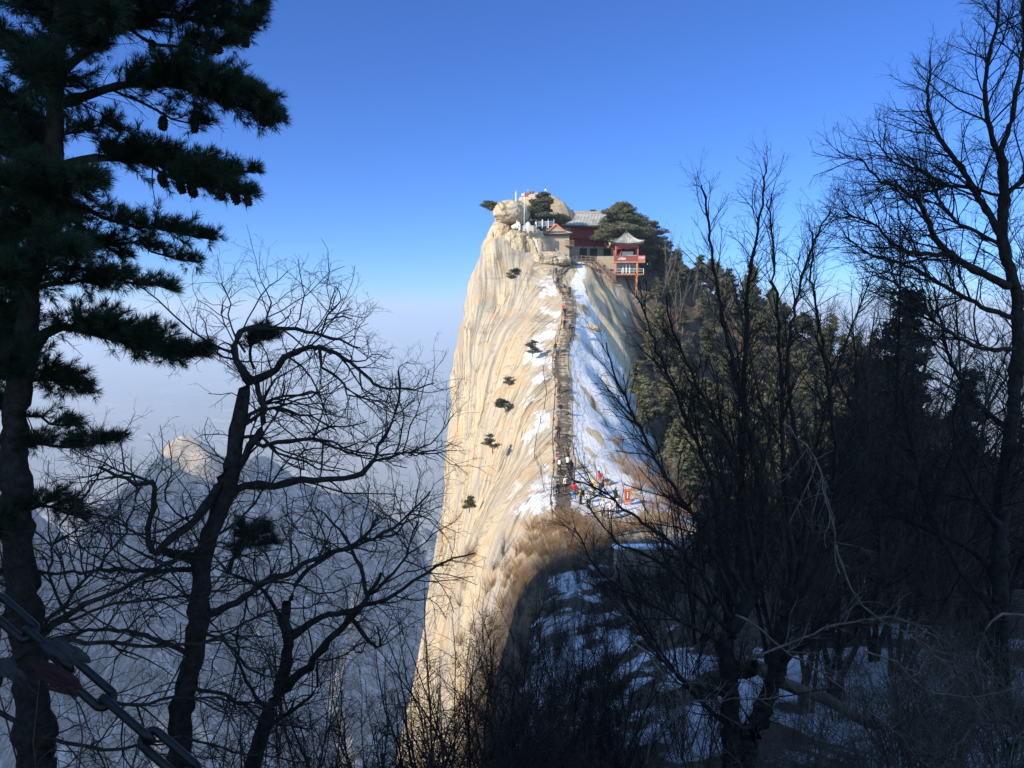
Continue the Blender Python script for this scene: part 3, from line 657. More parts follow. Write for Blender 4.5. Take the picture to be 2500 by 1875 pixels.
def hall():
    o = D(1436, 632, 171); root = empty('temple_hall', o); tag(root, 'long red timber temple hall with a ribbed grey tile roof', 'temple')
    MB().box(-6.2, 6.2, 0, 6, -2, 2.7).build('base_wall', M['stone'], root)
    MB().box(6.2, 6.9, -.2, 6, -1, 6.0).build('end_wall', M['brick'], root)
    MB().box(-1.9, -.3, -.06, 0.0, 0.05, 2.3).build('doorway', M['dark'], root)
    for x in (.4, 3.4):
        w_ = MB().box(x, x+1.5, -.09, -.03, .7, 2.2).build('window', M['dark'], root)
        MB().box(x-.1, x+1.6, -.12, -.05, 2.2, 2.3).box(x-.1, x+1.6, -.12, -.05, .6, .7).box(x-.1, x, -.12, -.05, .7, 2.2).box(x+1.5, x+1.6, -.12, -.05, .7, 2.2).build('frame', M['wood'], w_)
    m = MB().box(-6.1, 6.1, .6, 5.8, 2.7, 7.0)
    for k in range(40): m.box(-6+k*.305, -5.9+k*.305, .54, .6, 2.8, 4.4)
    m.build('timber_wall', M['red'], root)
    MB().box(-6.2, 6.2, -1.0, .55, 4.45, 4.65).build('balcony_floor', M['red'], root)
    m = MB().box(-6.2, 6.2, -1.0, -.92, 5.4, 5.5).box(-6.2, 6.2, -1.0, -.92, 4.8, 4.86)
    for k in range(50): m.box(-6.15+k*.25, -6.08+k*.25, -.99, -.93, 4.66, 5.4)
    m.build('railing', M['red'], root)
    for k in range(6):
        x = -6.05+k*2.42; MB().bar((x, -.85, 2.2), (x, -.85, 7.1), .13, 8).bar((x, -.85, 3.7), (x+.7, -.85, 4.4), .07, 6).bar((x, -.85, 3.7), (x-.7, -.85, 4.4), .07, 6).build('column', M['red'], root)
    MB().box(-6.3, 6.5, -1.05, -.75, 6.7, 7.1).box(-6.3, 6.5, .3, 6, 7.02, 7.2).build('beam', M['red'], root)
    # gable roof, two slopes with tile ribs
    Vs = []; Fs = []; va = []; off = 0
    for sgn in (-1, 1):
        xs_ = np.linspace(-7.0, 7.2, 44*4*2+1); t = np.linspace(0, 1, 8); X, T = np.meshgrid(xs_, t)
        Y = 2.6+sgn*4.4*(1-T); Z = 7.05+3.1*T**1.35; ph = np.abs(np.sin(X*math.pi/.32)); Z = Z+.07*ph
        Vs.append(np.stack([X, Y, Z], -1).reshape(-1, 3)); f = grid_faces(8, len(xs_))+off; Fs.append(f if sgn < 0 else f[:, ::-1]); va.append(1-ph.ravel()); off += X.size
    V = np.concatenate(Vs); V2 = V.copy(); V2[:, 2] -= .25; n0 = len(V); f = np.concatenate(Fs)
    me = np_mesh('roof', np.concatenate([V, V2]), [f, f[:, ::-1]+n0], M['tile']); add_attr(me, 'valley', np.concatenate([np.concatenate(va), np.zeros(n0)]))
    rf = link('roof', me, root); MB().box(-7.1, 7.3, 2.4, 2.8, 10.05, 10.6).build('ridge', M['stone'], rf)
hall()

def small_roof_house():
    o = D(1357, 613, 159.5); root = empty('brick_gatehouse', o); tag(root, 'small pale brick gatehouse with red gable trim below the white terrace', 'gatehouse')
    MB().box(-2.75, 2.75, 0, 5, -1.5, 3.05).build('wall', M['brick'], root)
    MB().box(-3.0, 3.0, -.3, 5.3, 3.06, 3.4).build('eave_board', M['red'], root)
    rf = roof_mesh('roof', 3.5, 3.2, 1.3, root, (0, 2.5, 3.42), 1.5, .35, 26, 1.3)
    MB().poly([(-1.7, 4.0), (1.7, 4.0), (0, 5.35)], .1, .9).build('gable', M['stone'], root)
    MB().beam((-1.85, .0, 3.95), (.05, .0, 5.5), .3, .24).beam((1.85, .0, 3.95), (-.05, .0, 5.5), .28, .24).build('bargeboard', M['orange'], root)
    MB().poly([(-1.95, 4.05), (0, 5.62), (1.95, 4.05), (1.75, 4.05), (0, 5.45), (-1.75, 4.05)], .2, 4.6).build('upper_roof', M['tile'], root)
    bl = MB().box(1.9, 3.7, -.9, 0, .95, 1.12).build('balcony', M['wood'], root)
    m = MB()
    for k in range(10): m.box(1.92+k*.19, 1.98+k*.19, -.9, -.84, 1.12, 2.0)
    m.box(1.9, 3.7, -.92, -.82, 2.0, 2.1).box(3.6, 3.7, -.82, 0, 2.0, 2.1).build('railing', M['wood'], bl)
small_roof_house()

def balustrade(label, pts, h=.95, mat='white_stone', n_per=.30, name='balustrade', cat='fence', grp=None):
    b0 = Vector(pts[0]); root = empty(name, b0); tag(root, label, cat, grp)
    for a, b in zip(pts[:-1], pts[1:]):
        a = Vector(a)-b0; b = Vector(b)-b0; L = (b-a).length; n = max(1, round(L/1.4))
        m = MB().beam(a+Vector((0, 0, h)), b+Vector((0, 0, h)), .12, .12).beam(a+Vector((0, 0, .12)), b+Vector((0, 0, .12)), .12, .12)
        q = max(2, int(L/n_per))
        for k in range(q):
            p = a.lerp(b, (k+.5)/q); m.box(p.x-.075, p.x+.075, p.y-.06, p.y+.06, p.z+.12, p.z+h)
        m.build('railing', M[mat], root)
        for k in range(n+1):
            p = a.lerp(b, k/n); MB().box(-.12, .12, -.12, .12, -.35, h+.3).ball((0, 0, h+.36), .13, 1).build('post', M[mat], root, p)
tz = 556
balustrade('white marble balustrade round the terrace under the egg boulder', [D(1262, tz-2, 159), D(1272, tz+8, 156), D(1306, tz+8, 156), D(1310, tz-2, 159), D(1352, tz-4, 161)], 1.0)
balustrade('upper white marble balustrade at the back of the terrace', [D(1264, tz-9, 162), D(1312, tz-9, 162), D(1345, tz-9, 163)], .9)
balustrade('short white stair balustrade left of the brick gatehouse wall', [D(1309, 600, 157), D(1322, 597, 158), D(1324, 580, 159)], .9)
balustrade('white railing climbing the dome toward the summit people', [D(1338, 486, 174), D(1368, 506, 174), D(1398, 524, 175)], .7, 'grey_twig')
# round white thing behind the fence, tilted white slab, terrace floor
o = D(1289, 552, 158); MB_ = MB().ball((0, 0, 0), 1.0, 3, (.6, .55, .85)); tag(MB_.build('marble_drum', M['white_stone'], None, o, True), 'rounded white marble stone behind the terrace balustrade', 'stone')
m = MB(); m.box(-.7, .7, -.06, .06, -.32, .32, Matrix.Rotation(R(-28), 4, 'Y')); tag(m.build('white_panel', M['white'], None, D(1257, 551, 157), bevel=.02), 'tilted plain white panel left of the terrace balustrade', 'panel')
m = MB().box(-3.2, 2.2, -.5, 6, -.9, 0); tag(m.build('terrace', M['stone'], None, D(1291, tz+8, 158)), 'stone terrace floor under the white balustrade', 'terrace', kind='structure')

def pole(label, px, py0, py1, Y, r, mat, name='pole', head=None, cat='pole'):
    a = D(px, py1, Y); b = D(px, py0, Y); root = empty(name, a); tag(root, label, cat)
    m = MB().bar((0, 0, -1), (0, 0, b.z-a.z), r, 8, r*.7); m.build('shaft', M[mat], root)
    if head == 'lamp': MB().ball((0, 0, b.z-a.z), .22, 2).bar((-.3, 0, b.z-a.z-.3), (.3, 0, b.z-a.z-.3), .05).build('lamp_head', M['white'], root)
    if head == 'cap': MB().bar((0, 0, b.z-a.z), (0, 0, b.z-a.z+.35), .05).build('cap', M['white'], root)
    if head == 'flag':
        H = b.z-a.z; bm_ = MB(); V = []
        n = 9; X, Z = np.meshgrid(np.linspace(.05, .75, n), np.linspace(H-.85, H-.1, n)); Yw = .09*np.sin(X*8)+.05*np.cos(Z*4)
        v = np.stack([X, Yw, Z], -1).reshape(-1, 3); v2 = v+np.array([0, .015, 0]); f = grid_faces(n, n)
        link('flag', np_mesh('flag', np.concatenate([v, v2]), [f, f[:, ::-1]+n*n], M['ribbon'], True), root)
    return root
pole('thin tall white flagpole with a small red flag standing on the terrace', 1280, 470, 548, 157.5, .075, 'white', 'flagpole', 'flag', 'flagpole')
pole('stout short white post on top of the egg boulder', 1259.5, 470, 492, 160, .17, 'white', 'marker_post', 'cap')
pole('white lamp pole on the summit dome right of the pine top', 1332, 464, 492, 173, .09, 'white', 'lamp_pole', 'lamp', 'lamp')
pole('thin dark post against the egg boulder', 1273, 516, 536, 157, .05, 'iron', 'dark_post')
pole('dark signpost rising from the snow beside the first bend', 1352, 645, 690, 149, .07, 'iron', 'dark_post')

# wooden walkway with railing at the summit foot
def walkway():
    P = [D(1398, 640, 158), D(1418, 638, 158.5), D(1452, 640, 158), D(1478, 662, 156), D(1502, 690, 154)]
    root = empty('wooden_walkway', P[0]); tag(root, 'brown wooden walkway and stair rail leading from the steps to the pavilion', 'walkway'); b0 = P[0]
    m = MB()
    for a, b in zip(P[:-1], P[1:]): m.beam(a-b0, b-b0, 1.4, .18)
    m.build('deck', M['wood'], root)
    m = MB()
    for a, b in zip(P[:-1], P[1:]):
        a = a-b0; b = b-b0
        for h in (.55, 1.05): m.beam(a+Vector((0, -.7, h)), b+Vector((0, -.7, h)), .09, .09)
    m.build('handrail', M['wood'], root)
    for a, b in zip(P[:-1], P[1:]):
        n = max(2, round((b-a).length/1.1))
        for k in range(n):
            p = (a-b0).lerp(b-b0, k/n); MB().box(-.06, .06, -.06, .06, -1.6, 1.15).build('post', M['wood'], root, p+Vector((0, -.7, 0)))
walkway()
# sunlit retaining wall below the hall, with arch niche
def retaining():
    o = D(1482, 672, 160); root = empty('retaining_wall', o); tag(root, 'pale stone retaining wall with a small arched niche left of the pavilion', 'wall')
    MB().box(-1.9, 1.7, 0, 3.0, -1.5, 3.9).build('wall', M['brick'], root)
    a = [(.3*math.cos(t)-.55, 1.9+.35*math.sin(t)) for t in np.linspace(0, math.pi, 9)]+[(-.85, 1.4), (-.25, 1.4)]
    MB().poly(a, -.03, 0).build('niche', M['dark'], root)
    MB().box(-2.0, 1.8, -.15, 0, 1.0, 1.2).build('ledge', M['maroon'], root)
retaining()
# snow covered wall in the shaded foreground
def low_wall():
    a = D(1500, 1338, 54); b = D(1690, 1336, 55); root = empty('stone_wall', a); tag(root, 'low grey stone wall capped with snow in the shade below the saddle', 'wall')
    MB().beam((0, 0, -2.1), b-a+Vector((0, 0, -2.1)), .7, 4.2).build('wall_body', M['stone'], root)
    MB().beam((-.05, 0, .09), b-a+Vector((.05, 0, .09)), .85, .16).build('snow_cap', simple('snow', (.80, .82, .86), .7, .04, 2), root)
low_wall()
# orange framed board at the saddle
def orange_board():
    o = hit(1530, 1300) if False else Vector((D(1531, 1272, 74).x, 74, 0)); o.z = ground(o.x, o.y); top = D(1531, 1238, 74).z; h = top-o.z
    root = empty('notice_board', o); tag(root, 'orange framed upright notice board standing right of the saddle crowd', 'notice board')
    hz = max(1.6, h)
    MB().box(-.32, -.2, -.05, .05, 0, hz).box(.2, .32, -.05, .05, 0, hz).box(-.4, .4, -.06, .06, hz-.16, hz+.02).box(-.2, .2, -.05, .05, hz-1.25, hz-1.1).build('frame', M['orange'], root)
    MB().box(-.19, .19, -.02, .02, hz-1.1, hz-.17).build('panel', M['maroon'], root)
    MB().box(-.05, .05, -.03, -.022, hz-.9, hz-.72).box(-.06, .06, -.03, -.022, hz-.66, hz-.5).box(-.05, .05, -.03, -.022, hz-.44, hz-.28).build('lettering', M['white'], root)
orange_board()

# ------------------------------------------------------------------ people
_pcache = {}
def skin_person(pose):
    if pose in _pcache: return _pcache[pose]
    J = {'pel': (0, 0, .93), 'waist': (0, 0, 1.08), 'chest': (0, -.01, 1.30), 'neck': (0, 0, 1.45), 'chin': (0, .02, 1.53), 'head': (0, .02, 1.62), 'crown': (0, .01, 1.71),
         'lsh': (-.18, 0, 1.38), 'lel': (-.25, -.03, 1.12), 'lwr': (-.25, .08, .90), 'lha': (-.25, .12, .82), 'rsh': (.18, 0, 1.38), 'rel': (.25, -.03, 1.12), 'rwr': (.25, .08, .90), 'rha': (.25, .12, .82),
         'lhi': (-.10, 0, .88), 'lkn': (-.11, .02, .49), 'lan': (-.11, -.02, .09), 'lfo': (-.12, .14, .04), 'rhi': (.10, 0, .88), 'rkn': (.11, .02, .49), 'ran': (.11, -.02, .09), 'rfo': (.12, .14, .04)}
    if pose == 'climb': J.update(lkn=(-.11, .26, .62), lan=(-.11, .22, .27), lfo=(-.12, .36, .22), chest=(0, .10, 1.27), neck=(0, .17, 1.41), chin=(0, .21, 1.48), head=(0, .23, 1.56), crown=(0, .24, 1.65), lsh=(-.18, .12, 1.34), rsh=(.18, .12, 1.34), lel=(-.27, .15, 1.10), lwr=(-.30, .36, 1.08), lha=(-.31, .44, 1.10), rel=(.27, .02, 1.12), rwr=(.27, .16, .94), rha=(.27, .2, .87))
    if pose == 'down': J.update(rkn=(.11, .18, .52), ran=(.11, .20, .10), rfo=(.12, .34, .05), lan=(-.11, -.10, .09), lfo=(-.12, .04, .04), rel=(.30, .04, 1.14), rwr=(.38, .22, 1.02), rha=(.42, .28, 1.0))
    if pose == 'hip': J.update(rel=(.38, -.04, 1.16), rwr=(.24, .08, 1.0), rha=(.19, .10, .98), lfo=(-.16, .12, .04), lan=(-.15, -.02, .09), lkn=(-.13, .03, .49))
    E = ['pel waist', 'waist chest', 'chest neck', 'neck chin', 'chin head', 'head crown', 'chest lsh', 'lsh lel', 'lel lwr', 'lwr lha', 'chest rsh', 'rsh rel', 'rel rwr', 'rwr rha', 'pel lhi', 'lhi lkn', 'lkn lan', 'lan lfo', 'pel rhi', 'rhi rkn', 'rkn ran', 'ran rfo']
    Rd = dict(pel=.15, waist=.15, chest=.17, neck=.065, chin=.085, head=.105, crown=.07, lsh=.085, rsh=.085, lel=.062, rel=.062, lwr=.045, rwr=.045, lha=.045, rha=.045, lhi=.11, rhi=.11, lkn=.072, rkn=.072, lan=.055, ran=.055, lfo=.05, rfo=.05)
    ks = list(J); me = bpy.data.meshes.new('tmp'); me.from_pydata([J[k] for k in ks], [tuple(ks.index(a) for a in e.split()) for e in E], [])
    ob = bpy.data.objects.new('tmp', me); COL.objects.link(ob); md = ob.modifiers.new('s', 'SKIN')
    for k, sv_ in zip(ks, me.skin_vertices[0].data): sv_.radius = (Rd[k], Rd[k]*.8 if k in ('chest', 'waist', 'pel') else Rd[k])
    me.skin_vertices[0].data[0].use_root = True
    sb = ob.modifiers.new('b', 'SUBSURF'); sb.levels = 1; sb.render_levels = 1
    dg = bpy.context.evaluated_depsgraph_get(); m2 = bpy.data.meshes.new_from_object(ob.evaluated_get(dg)); bpy.data.objects.remove(ob)
    m2.name = 'person'; m2.materials.clear()
    for n_ in ('hair', 'skin', 'hair', 'hair'): m2.materials.append(M[n_])
    cz = J['crown'][2]; ny = J['head'][1]
    for p in m2.polygons:
        p.use_smooth = True; c = p.center
        if c.z > J['neck'][2]+.03 and abs(c.x) < .14: p.material_index = 3 if (c.z > J['head'][2]+.03 or c.y < ny-.03) else 1
        elif c.z < .90 and abs(c.x) < .21: p.material_index = 0
        elif any((c-Vector(J[k])).length < .085 for k in ('lha', 'rha')): p.material_index = 1
        else: p.material_index = 2
    _pcache[pose] = (m2, J); return _pcache[pose]
def person(label, x, y, z, heading, pose, jacket, trousers, hat=None, pack=None, scale=1.0, grp='hikers on the ridge path'):
    me, J = skin_person(pose); o = link('person', me, None, (x, y, z)); o.rotation_euler = (0, 0, heading); o.scale = (scale,)*3
    for i, c in ((0, trousers), (2, jacket)): o.material_slots[i].link = 'OBJECT'; o.material_slots[i].material = c
    tag(o, label, 'person', grp)
    if hat:
        h = J['head']; MB().ball((h[0], h[1], h[2]+.045), .125, 2, (1, 1.05, .85)).build('hat', hat, o, smooth=True)
    if pack:
        c = J['chest']; MB().box(-.15, .15, -.34, -.15, -.28, .2).build('backpack', pack, o, Vector((0, c[1], c[2]-.05)), bevel=.04)
    return o
CL = {k: simple('cloth_'+k, c, .85, .15, 9) for k, c in dict(black=(.022, .022, .026), navy=(.03, .045, .10), white=(.75, .74, .72), red=(.60, .05, .04), grey=(.22, .22, .23), brown=(.16, .10, .07), pink=(.62, .25, .26), blue=(.10, .20, .45), khaki=(.33, .29, .20), olive=(.12, .13, .07)).items()}
PP = [  # px, py(feet), depth from path, side offset, pose, heading (0 looks up the path), jacket, trousers, hat, pack, label
 (82.0, -.55, 'climb', 0, 'black', 'black', 'red', 'white', 'person in black with red hat and pale backpack at the foot of the steps'),
 (82.6, .35, 'climb', -.3, 'white', 'black', 'black', None, 'person in a white jacket and black cap beside the red hatted climber'),
 (81.4, .75, 'stand', .2, 'black', 'black', None, None, 'person all in black just right of the white jacketed climber'),
 (77.0, .35, 'stand', .5, 'white', 'brown', 'white', 'brown', 'person in white coat and white hat below the pair at the foot of the steps'),
 (75.5, -.5, 'climb', 0, 'grey', 'black', None, 'black', 'grey coated person bending forward on the lowest steps'),
 (76.6, -.75, 'stand', .2, 'khaki', 'black', None, None, 'person in khaki half hidden behind the tan bush by the left rail'),
 (90.5, -.45, 'climb', 0, 'black', 'black', None, None, 'dark figure climbing close to the ribbons low on the steps'),
 (97.0, -.3, 'down', 3.1, 'black', 'grey', None, None, 'dark jacketed person walking down low on the steps'),
 (104.0, -.6, 'climb', 0, 'brown', 'black', None, None, 'brown coated person leaning on the left chain mid steps'),
 (116.5, -.35, 'climb', .1, 'grey', 'black', 'white', 'grey', 'grey hiker with white cap climbing where the steps bend left'),
 (117.6, -.8, 'stand', -.3, 'black', 'navy', None, None, 'person in navy trousers behind the white capped hiker'),
 (127.2, -.55, 'stand', 3.0, 'black', 'black', 'red', None, 'standing person in black with red cap facing down the steps'),
 (127.0, .45, 'hip', 3.2, 'grey', 'black', None, 'white', 'person in a grey top standing apart on the snowy side of the mid steps'),
 (132.5, -.7, 'down', 3.1, 'black', 'black', None, None, 'dark figure coming down by the left chain above the red capped one'),
 (134.0, -1.0, 'stand', 3.1, 'red', 'black', None, None, 'person in a red jacket against the left chain of the upper steps'),
 (141.5, .1, 'climb', 0, 'brown', 'black', None, 'brown', 'first of the tight cluster of brown hikers under the upper bend'),
 (142.6, .5, 'down', 3.0, 'black', 'black', None, None, 'black clad hiker at the right of the cluster under the upper bend'),
 (143.6, -.3, 'climb', 0, 'grey', 'khaki', 'black', 'black', 'grey hiker at the back of the cluster under the upper bend'),
 (144.6, .2, 'stand', 2.8, 'khaki', 'brown', None, None, 'khaki hiker turned back at the top of the cluster under the bend'),
 (147.0, -.6, 'climb', .2, 'black', 'black', None, None, 'dark hiker leaning into the upper bend of the steps'),
 (151.5, -.5, 'stand', 3.0, 'navy', 'black', None, None, 'navy jacketed hiker near the top of the steps'),
]
for y, off, pose, hd, jk, tr, ht, pk, lb in PP:
    x = path_at(y)+off; person(lb, x, y, path_z(y), hd, pose, CL[jk], CL[tr], CL[ht] if ht else None, CL[pk] if pk else None)
CR = [(1402, 1228, 75.5, 'red', 'blue', 'red', 'person with red hat and blue trousers at the left end of the saddle crowd'), (1418, 1234, 74, 'yellow', 'black', None, 'person in yellow just behind the tan bush'),
 (1437, 1248, 73, 'white', 'black', 'orange', 'person in white with orange hat in the saddle crowd'), (1450, 1238, 76, 'yellow', 'olive', 'yellow', 'person all in yellow with yellow hat in the saddle crowd'),
 (1466, 1240, 76, 'navy', 'black', None, 'person in navy among the saddle crowd'), (1473, 1262, 71, 'white', 'grey', 'yellow', 'person in pale coat with yellow hat at the front of the saddle crowd'),
 (1488, 1266, 70.5, 'white', 'brown', 'orange', 'person in white coat with orange hat nearest to the shaded wall'), (1502, 1250, 74, 'black', 'black', 'orange', 'person in black with orange hat left of the orange board'),
 (1508, 1262, 72, 'white', 'black', None, 'bare headed person in white beside the orange board'), (1462, 1225, 79, 'pink', 'grey', None, 'person in pink further back on the saddle snow')]
MX = dict(CL); MX['yellow'] = M['yellow']; MX['orange'] = M['orange']
rr = random.Random(12)
for px, py, Y, jk, tr, ht, lb in CR:
    p = D(px, py, Y); z = ground(p.x, p.y); person(lb, p.x, p.y, z, rr.uniform(-3, 3), rr.choice(['stand', 'hip', 'down']), MX[jk], MX[tr], MX[ht] if ht else None, rr.choice([None, CL['black'], CL['red']]), grp='people gathered on the saddle')
for px, Y, jk, tr, ht, lb in ((1276, 173, 'white', 'blue', None, 'person in white on the left edge of the summit dome'), (1289, 173.5, 'red', 'black', 'white', 'person in red with white hat on the summit dome'), (1301, 173.5, 'brown', 'black', None, 'tall brown clad person standing highest on the summit dome'), (1294, 176, 'grey', 'black', None, 'grey clad person between the red and brown ones on the dome')):
    x = D(px, 480, Y).x; dz = None
    person(lb, x, Y, D(px, 482 if px > 1280 else 488, Y).z, rr.uniform(-3, 3), 'stand', CL[jk], CL[tr], CL[ht] if ht else None, None, .95, 'people on the summit dome')
for px, py, Y, jk, lb in ((1335, 560, 160.5, 'blue', 'person in a blue coat behind the terrace fence'), (1331, 550, 163, 'red', 'person in red further back on the terrace')):
    p = D(px, py, Y); person(lb, p.x, p.y, p.z, 1.0, 'stand', CL[jk], CL['white'], CL['red'] if jk == 'red' else None, None, 1.0, 'people on the terrace')
# ------------------------------------------------------------------ vegetation generators
def nrm3(v):
    l = math.sqrt(v[0]*v[0]+v[1]*v[1]+v[2]*v[2])+1e-9; return (v[0]/l, v[1]/l, v[2]/l)
def wiggle_line(p, d, L, r0, r1, n, rng, wig, up):
    pts = [p]; rad = [r0]; st = L/(n-1)
    for k in range(1, n):
        d = nrm3((d[0]+rng.gauss(0, wig), d[1]+rng.gauss(0, wig), d[2]+rng.gauss(0, wig)+up))
        p = (p[0]+d[0]*st, p[1]+d[1]*st, p[2]+d[2]*st); pts.append(p); rad.append(r0+(r1-r0)*k/(n-1))
    return pts, rad
def branch_off(T, pts, rad, lv, specs, rng, tips=None, spray=.9, t0=.15):
    """specs[lv] = (spacing, length range, wiggle, up, n points, angle)"""
    if lv >= len(specs): return
    sp, (l0, l1), wig, up, n, ang = specs[lv]
    L = sum(math.dist(a, b) for a, b in zip(pts[:-1], pts[1:]))
    k = L/sp; cnt = int(k)+(1 if rng.random() < k-int(k) else 0)
    for _ in range(cnt):
        t = t0+(1-t0)*rng.random()**.85; x = t*(len(pts)-1); i = min(int(x), len(pts)-2); f = x-i
        a, b = pts[i], pts[i+1]; p = (a[0]+(b[0]-a[0])*f, a[1]+(b[1]-a[1])*f, a[2]+(b[2]-a[2])*f)
        d = nrm3((b[0]-a[0], b[1]-a[1], b[2]-a[2])); q = nrm3((rng.gauss(0, 1), rng.gauss(0, spray), rng.gauss(0, 1)))
        dt = d[0]*q[0]+d[1]*q[1]+d[2]*q[2]; q = nrm3((q[0]-dt*d[0], q[1]-dt*d[1], q[2]-dt*d[2]))
        an = ang*rng.uniform(.6, 1.3); c, s_ = math.cos(an), math.sin(an)
        dd = (d[0]*c+q[0]*s_, d[1]*c+q[1]*s_, d[2]*c+q[2]*s_+up*2)
        ll = rng.uniform(l0, l1)*(1.12-.72*t); pr = rad[i]*(1-f)+rad[i+1]*f
        r0 = min(pr*.72, .0095*ll+.0015); P2, R2 = wiggle_line(p, nrm3(dd), ll, r0, max(.0012, r0*.4), n, rng, wig, up)
        T.add(P2, R2); branch_off(T, P2, R2, lv+1, specs, rng, tips, spray, .2)
        if tips is not None and lv == len(specs)-1: tips.append((P2[-1], nrm3(tuple(u-v for u, v in zip(P2[-1], P2[-2])))))
def resample(P, Rd, step, jit, rng):
    """smooth a traced limb with Catmull-Rom points"""
    out = []; ro = []; n = len(P)
    for i in range(n-1):
        p0 = P[max(i-1, 0)]; p1 = P[i]; p2 = P[i+1]; p3 = P[min(i+2, n-1)]; m = max(2, int((p2-p1).length/step))
        for k in range(m):
            t = k/m; v = .5*((2*p1)+(p2-p0)*t+(2*p0-5*p1+4*p2-p3)*t*t+(3*p1-p0-3*p2+p3)*t**3)
            out.append((v.x+rng.gauss(0, jit), v.y+rng.gauss(0, jit), v.z+rng.gauss(0, jit))); ro.append((Rd[i]*(1-t)+Rd[i+1]*t)*(rng.uniform(.9, 1.1) if rng.random() < .88 else rng.uniform(1.1, 1.35)))
    out.append(tuple(P[-1])); ro.append(Rd[-1]); return out, ro
class Traced:
    """a bare tree whose main limbs were measured in the photo; each limb bends through depth"""
    def __init__(s, Y0, seed): s.Y0 = Y0; s.rng = random.Random(seed); s.known = []; s.T = Tubes(); s.limbs = []
    def limb(s, px, w0, w1, dY=None, scale=1.0, jit=.011):
        """px: photo pixels, w0/w1: widths in photo pixels"""
        px = [(x*scale, y*scale) for x, y in px]; Y = s.Y0
        if s.known:
            b = min(s.known, key=lambda k: (k[0]-px[0][0])**2+(k[1]-px[0][1])**2)
            Y = b[2]
        dY = s.rng.uniform(-1, 1)*s.Y0*.10 if dY is None else dY
        n = len(px); P = []; Rd = []
        for i, (x, y) in enumerate(px):
            t = i/(n-1); yy = Y+dY*t; P.append(D(x, y, yy)); w_ = w0+(w1-w0)*t**.8; Rd.append(max(.0025, w_*yy/F/2)); s.known.append((x, y, yy))
        for i in range(n-1):
            for k in range(1, 5): t = k/5; s.known.append((px[i][0]*(1-t)+px[i+1][0]*t, px[i][1]*(1-t)+px[i+1][1]*t, Y+dY*(i+t)/(n-1)))
        pts, rad = resample(P, Rd, .10, jit, s.rng); s.T.add(pts, rad); s.limbs.append((pts, rad)); return pts, rad
    def build(s, name, label, cat, mat, specs, group=None, skip=1, spray=.9, base=None):
        TT = Tubes(); 
        for k, (p, r_) in enumerate(s.limbs):
            if k >= skip: branch_off(TT, p, r_, 0, specs, s.rng, None, spray)
            else: branch_off(TT, p[len(p)//3:], r_[len(r_)//3:], 0, specs, s.rng, None, spray)
        p0 = Vector(s.limbs[0][0][0]); root = empty(name, p0); tag(root, label, cat, group)
        a = link('trunk', s.T.mesh('trunk', mat, 9), root, -p0); b = link('twigs', TT.mesh('twigs', mat, 4, True, 3, .004), root, -p0); return root
DET = 1.0
SP_A = [(.082, (.3, 1.2), .22, .015, 7, .95), (.105, (.12, .5), .25, .01, 6, .85), (.08, (.05, .2), .25, 0, 3, .75)]

# crooked bare tree, centre left
t = Traced(7.2, 3)
t.limb([(440,2000),(435,1875),(452,1695),(486,1514),(497,1356),(554,1198),(576,1085),(588,994),(616,927)], 66, 30, 0)
t.limb([(612,930),(587,903),(573,867),(577,823),(602,803),(652,800),(703,802),(750,809),(786,820),(830,832),(880,850)], 22, 4, .5)
t.limb([(618,928),(652,917),(685,885),(703,867),(757,849),(783,847),(819,863),(858,881),(884,914),(916,939),(956,950),(1010,952),(1060,935)], 20, 3, -.6)
t.limb([(783,847),(786,896),(830,925),(848,961),(920,979),(960,1010)], 8, 2, -.2)
t.limb([(560,1165),(590,1130),(613,1084),(634,1048),(645,1012),(642,975),(628,935)], 22, 12, -.25)
t.limb([(592,1033),(638,993),(667,968),(721,965),(765,959),(800,950)], 11, 3, .5)
t.limb([(592,1040),(652,1001),(685,997),(732,1012),(768,1019),(820,1050)], 11, 3, .4)
t.limb([(625,1084),(703,1077),(761,1071),(793,1080),(830,1098),(866,1109),(905,1120)], 12, 3, -.7)
t.limb([(592,1066),(638,1069),(660,1091),(710,1116),(775,1142),(830,1150)], 10, 3, -.3)
t.limb([(540,1205),(569,1194),(631,1185),(703,1178),(768,1174),(840,1171),(884,1149),(913,1124),(920,1091),(956,1040),(974,975),(972,905)], 24, 4, .7)
t.limb([(905,1130),(956,1111),(1010,1105),(1065,1107),(1115,1100)], 8, 2, .4)
t.limb([(1010,1105),(1050,1080),(1085,1040),(1110,1010)], 5, 1.5, .2)
t.limb([(575,1090),(540,1170),(500,1240),(450,1290),(400,1340),(370,1345),(362,1290),(378,1220),(372,1175),(330,1180),(290,1165),(240,1140)], 26, 7, -.6)
t.limb([(495,1372),(445,1352),(400,1345)], 32, 20, 0)
t.limb([(372,1178),(300,1150),(230,1120),(150,1085)], 7, 2, .3)
t.limb([(597,860),(560,800),(560,740),(540,690)], 6, 2, .3)
t.limb([(650,800),(660,740),(640,690)], 5, 2, .1)
t.limb([(786,820),(800,770),(830,730),(820,700)], 5, 2, -.2)
t.limb([(577,858),(540,850),(500,865),(430,868)], 8, 3, .2)
t.limb([(487,1500),(560,1480),(650,1420),(760,1370),(860,1330),(960,1290),(1050,1200)], 22, 4, -.8)
t.limb([(470,1600),(380,1560),(260,1540),(120,1560),(20,1590)], 16, 4, .5)
t.limb([(500,1380),(420,1395),(300,1390),(180,1400),(60,1395)], 16, 6, .6)
t.limb([(460,1680),(560,1700),(640,1760),(760,1780)], 12, 4, -.6)
t.limb([(480,1540),(540,1560),(620,1640),(700,1660)], 10, 3, .5)
t.build('bare_tree', 'crooked leafless tree with a looping crown in front of the hazy valley', 'tree', M['bark'], SP_A)

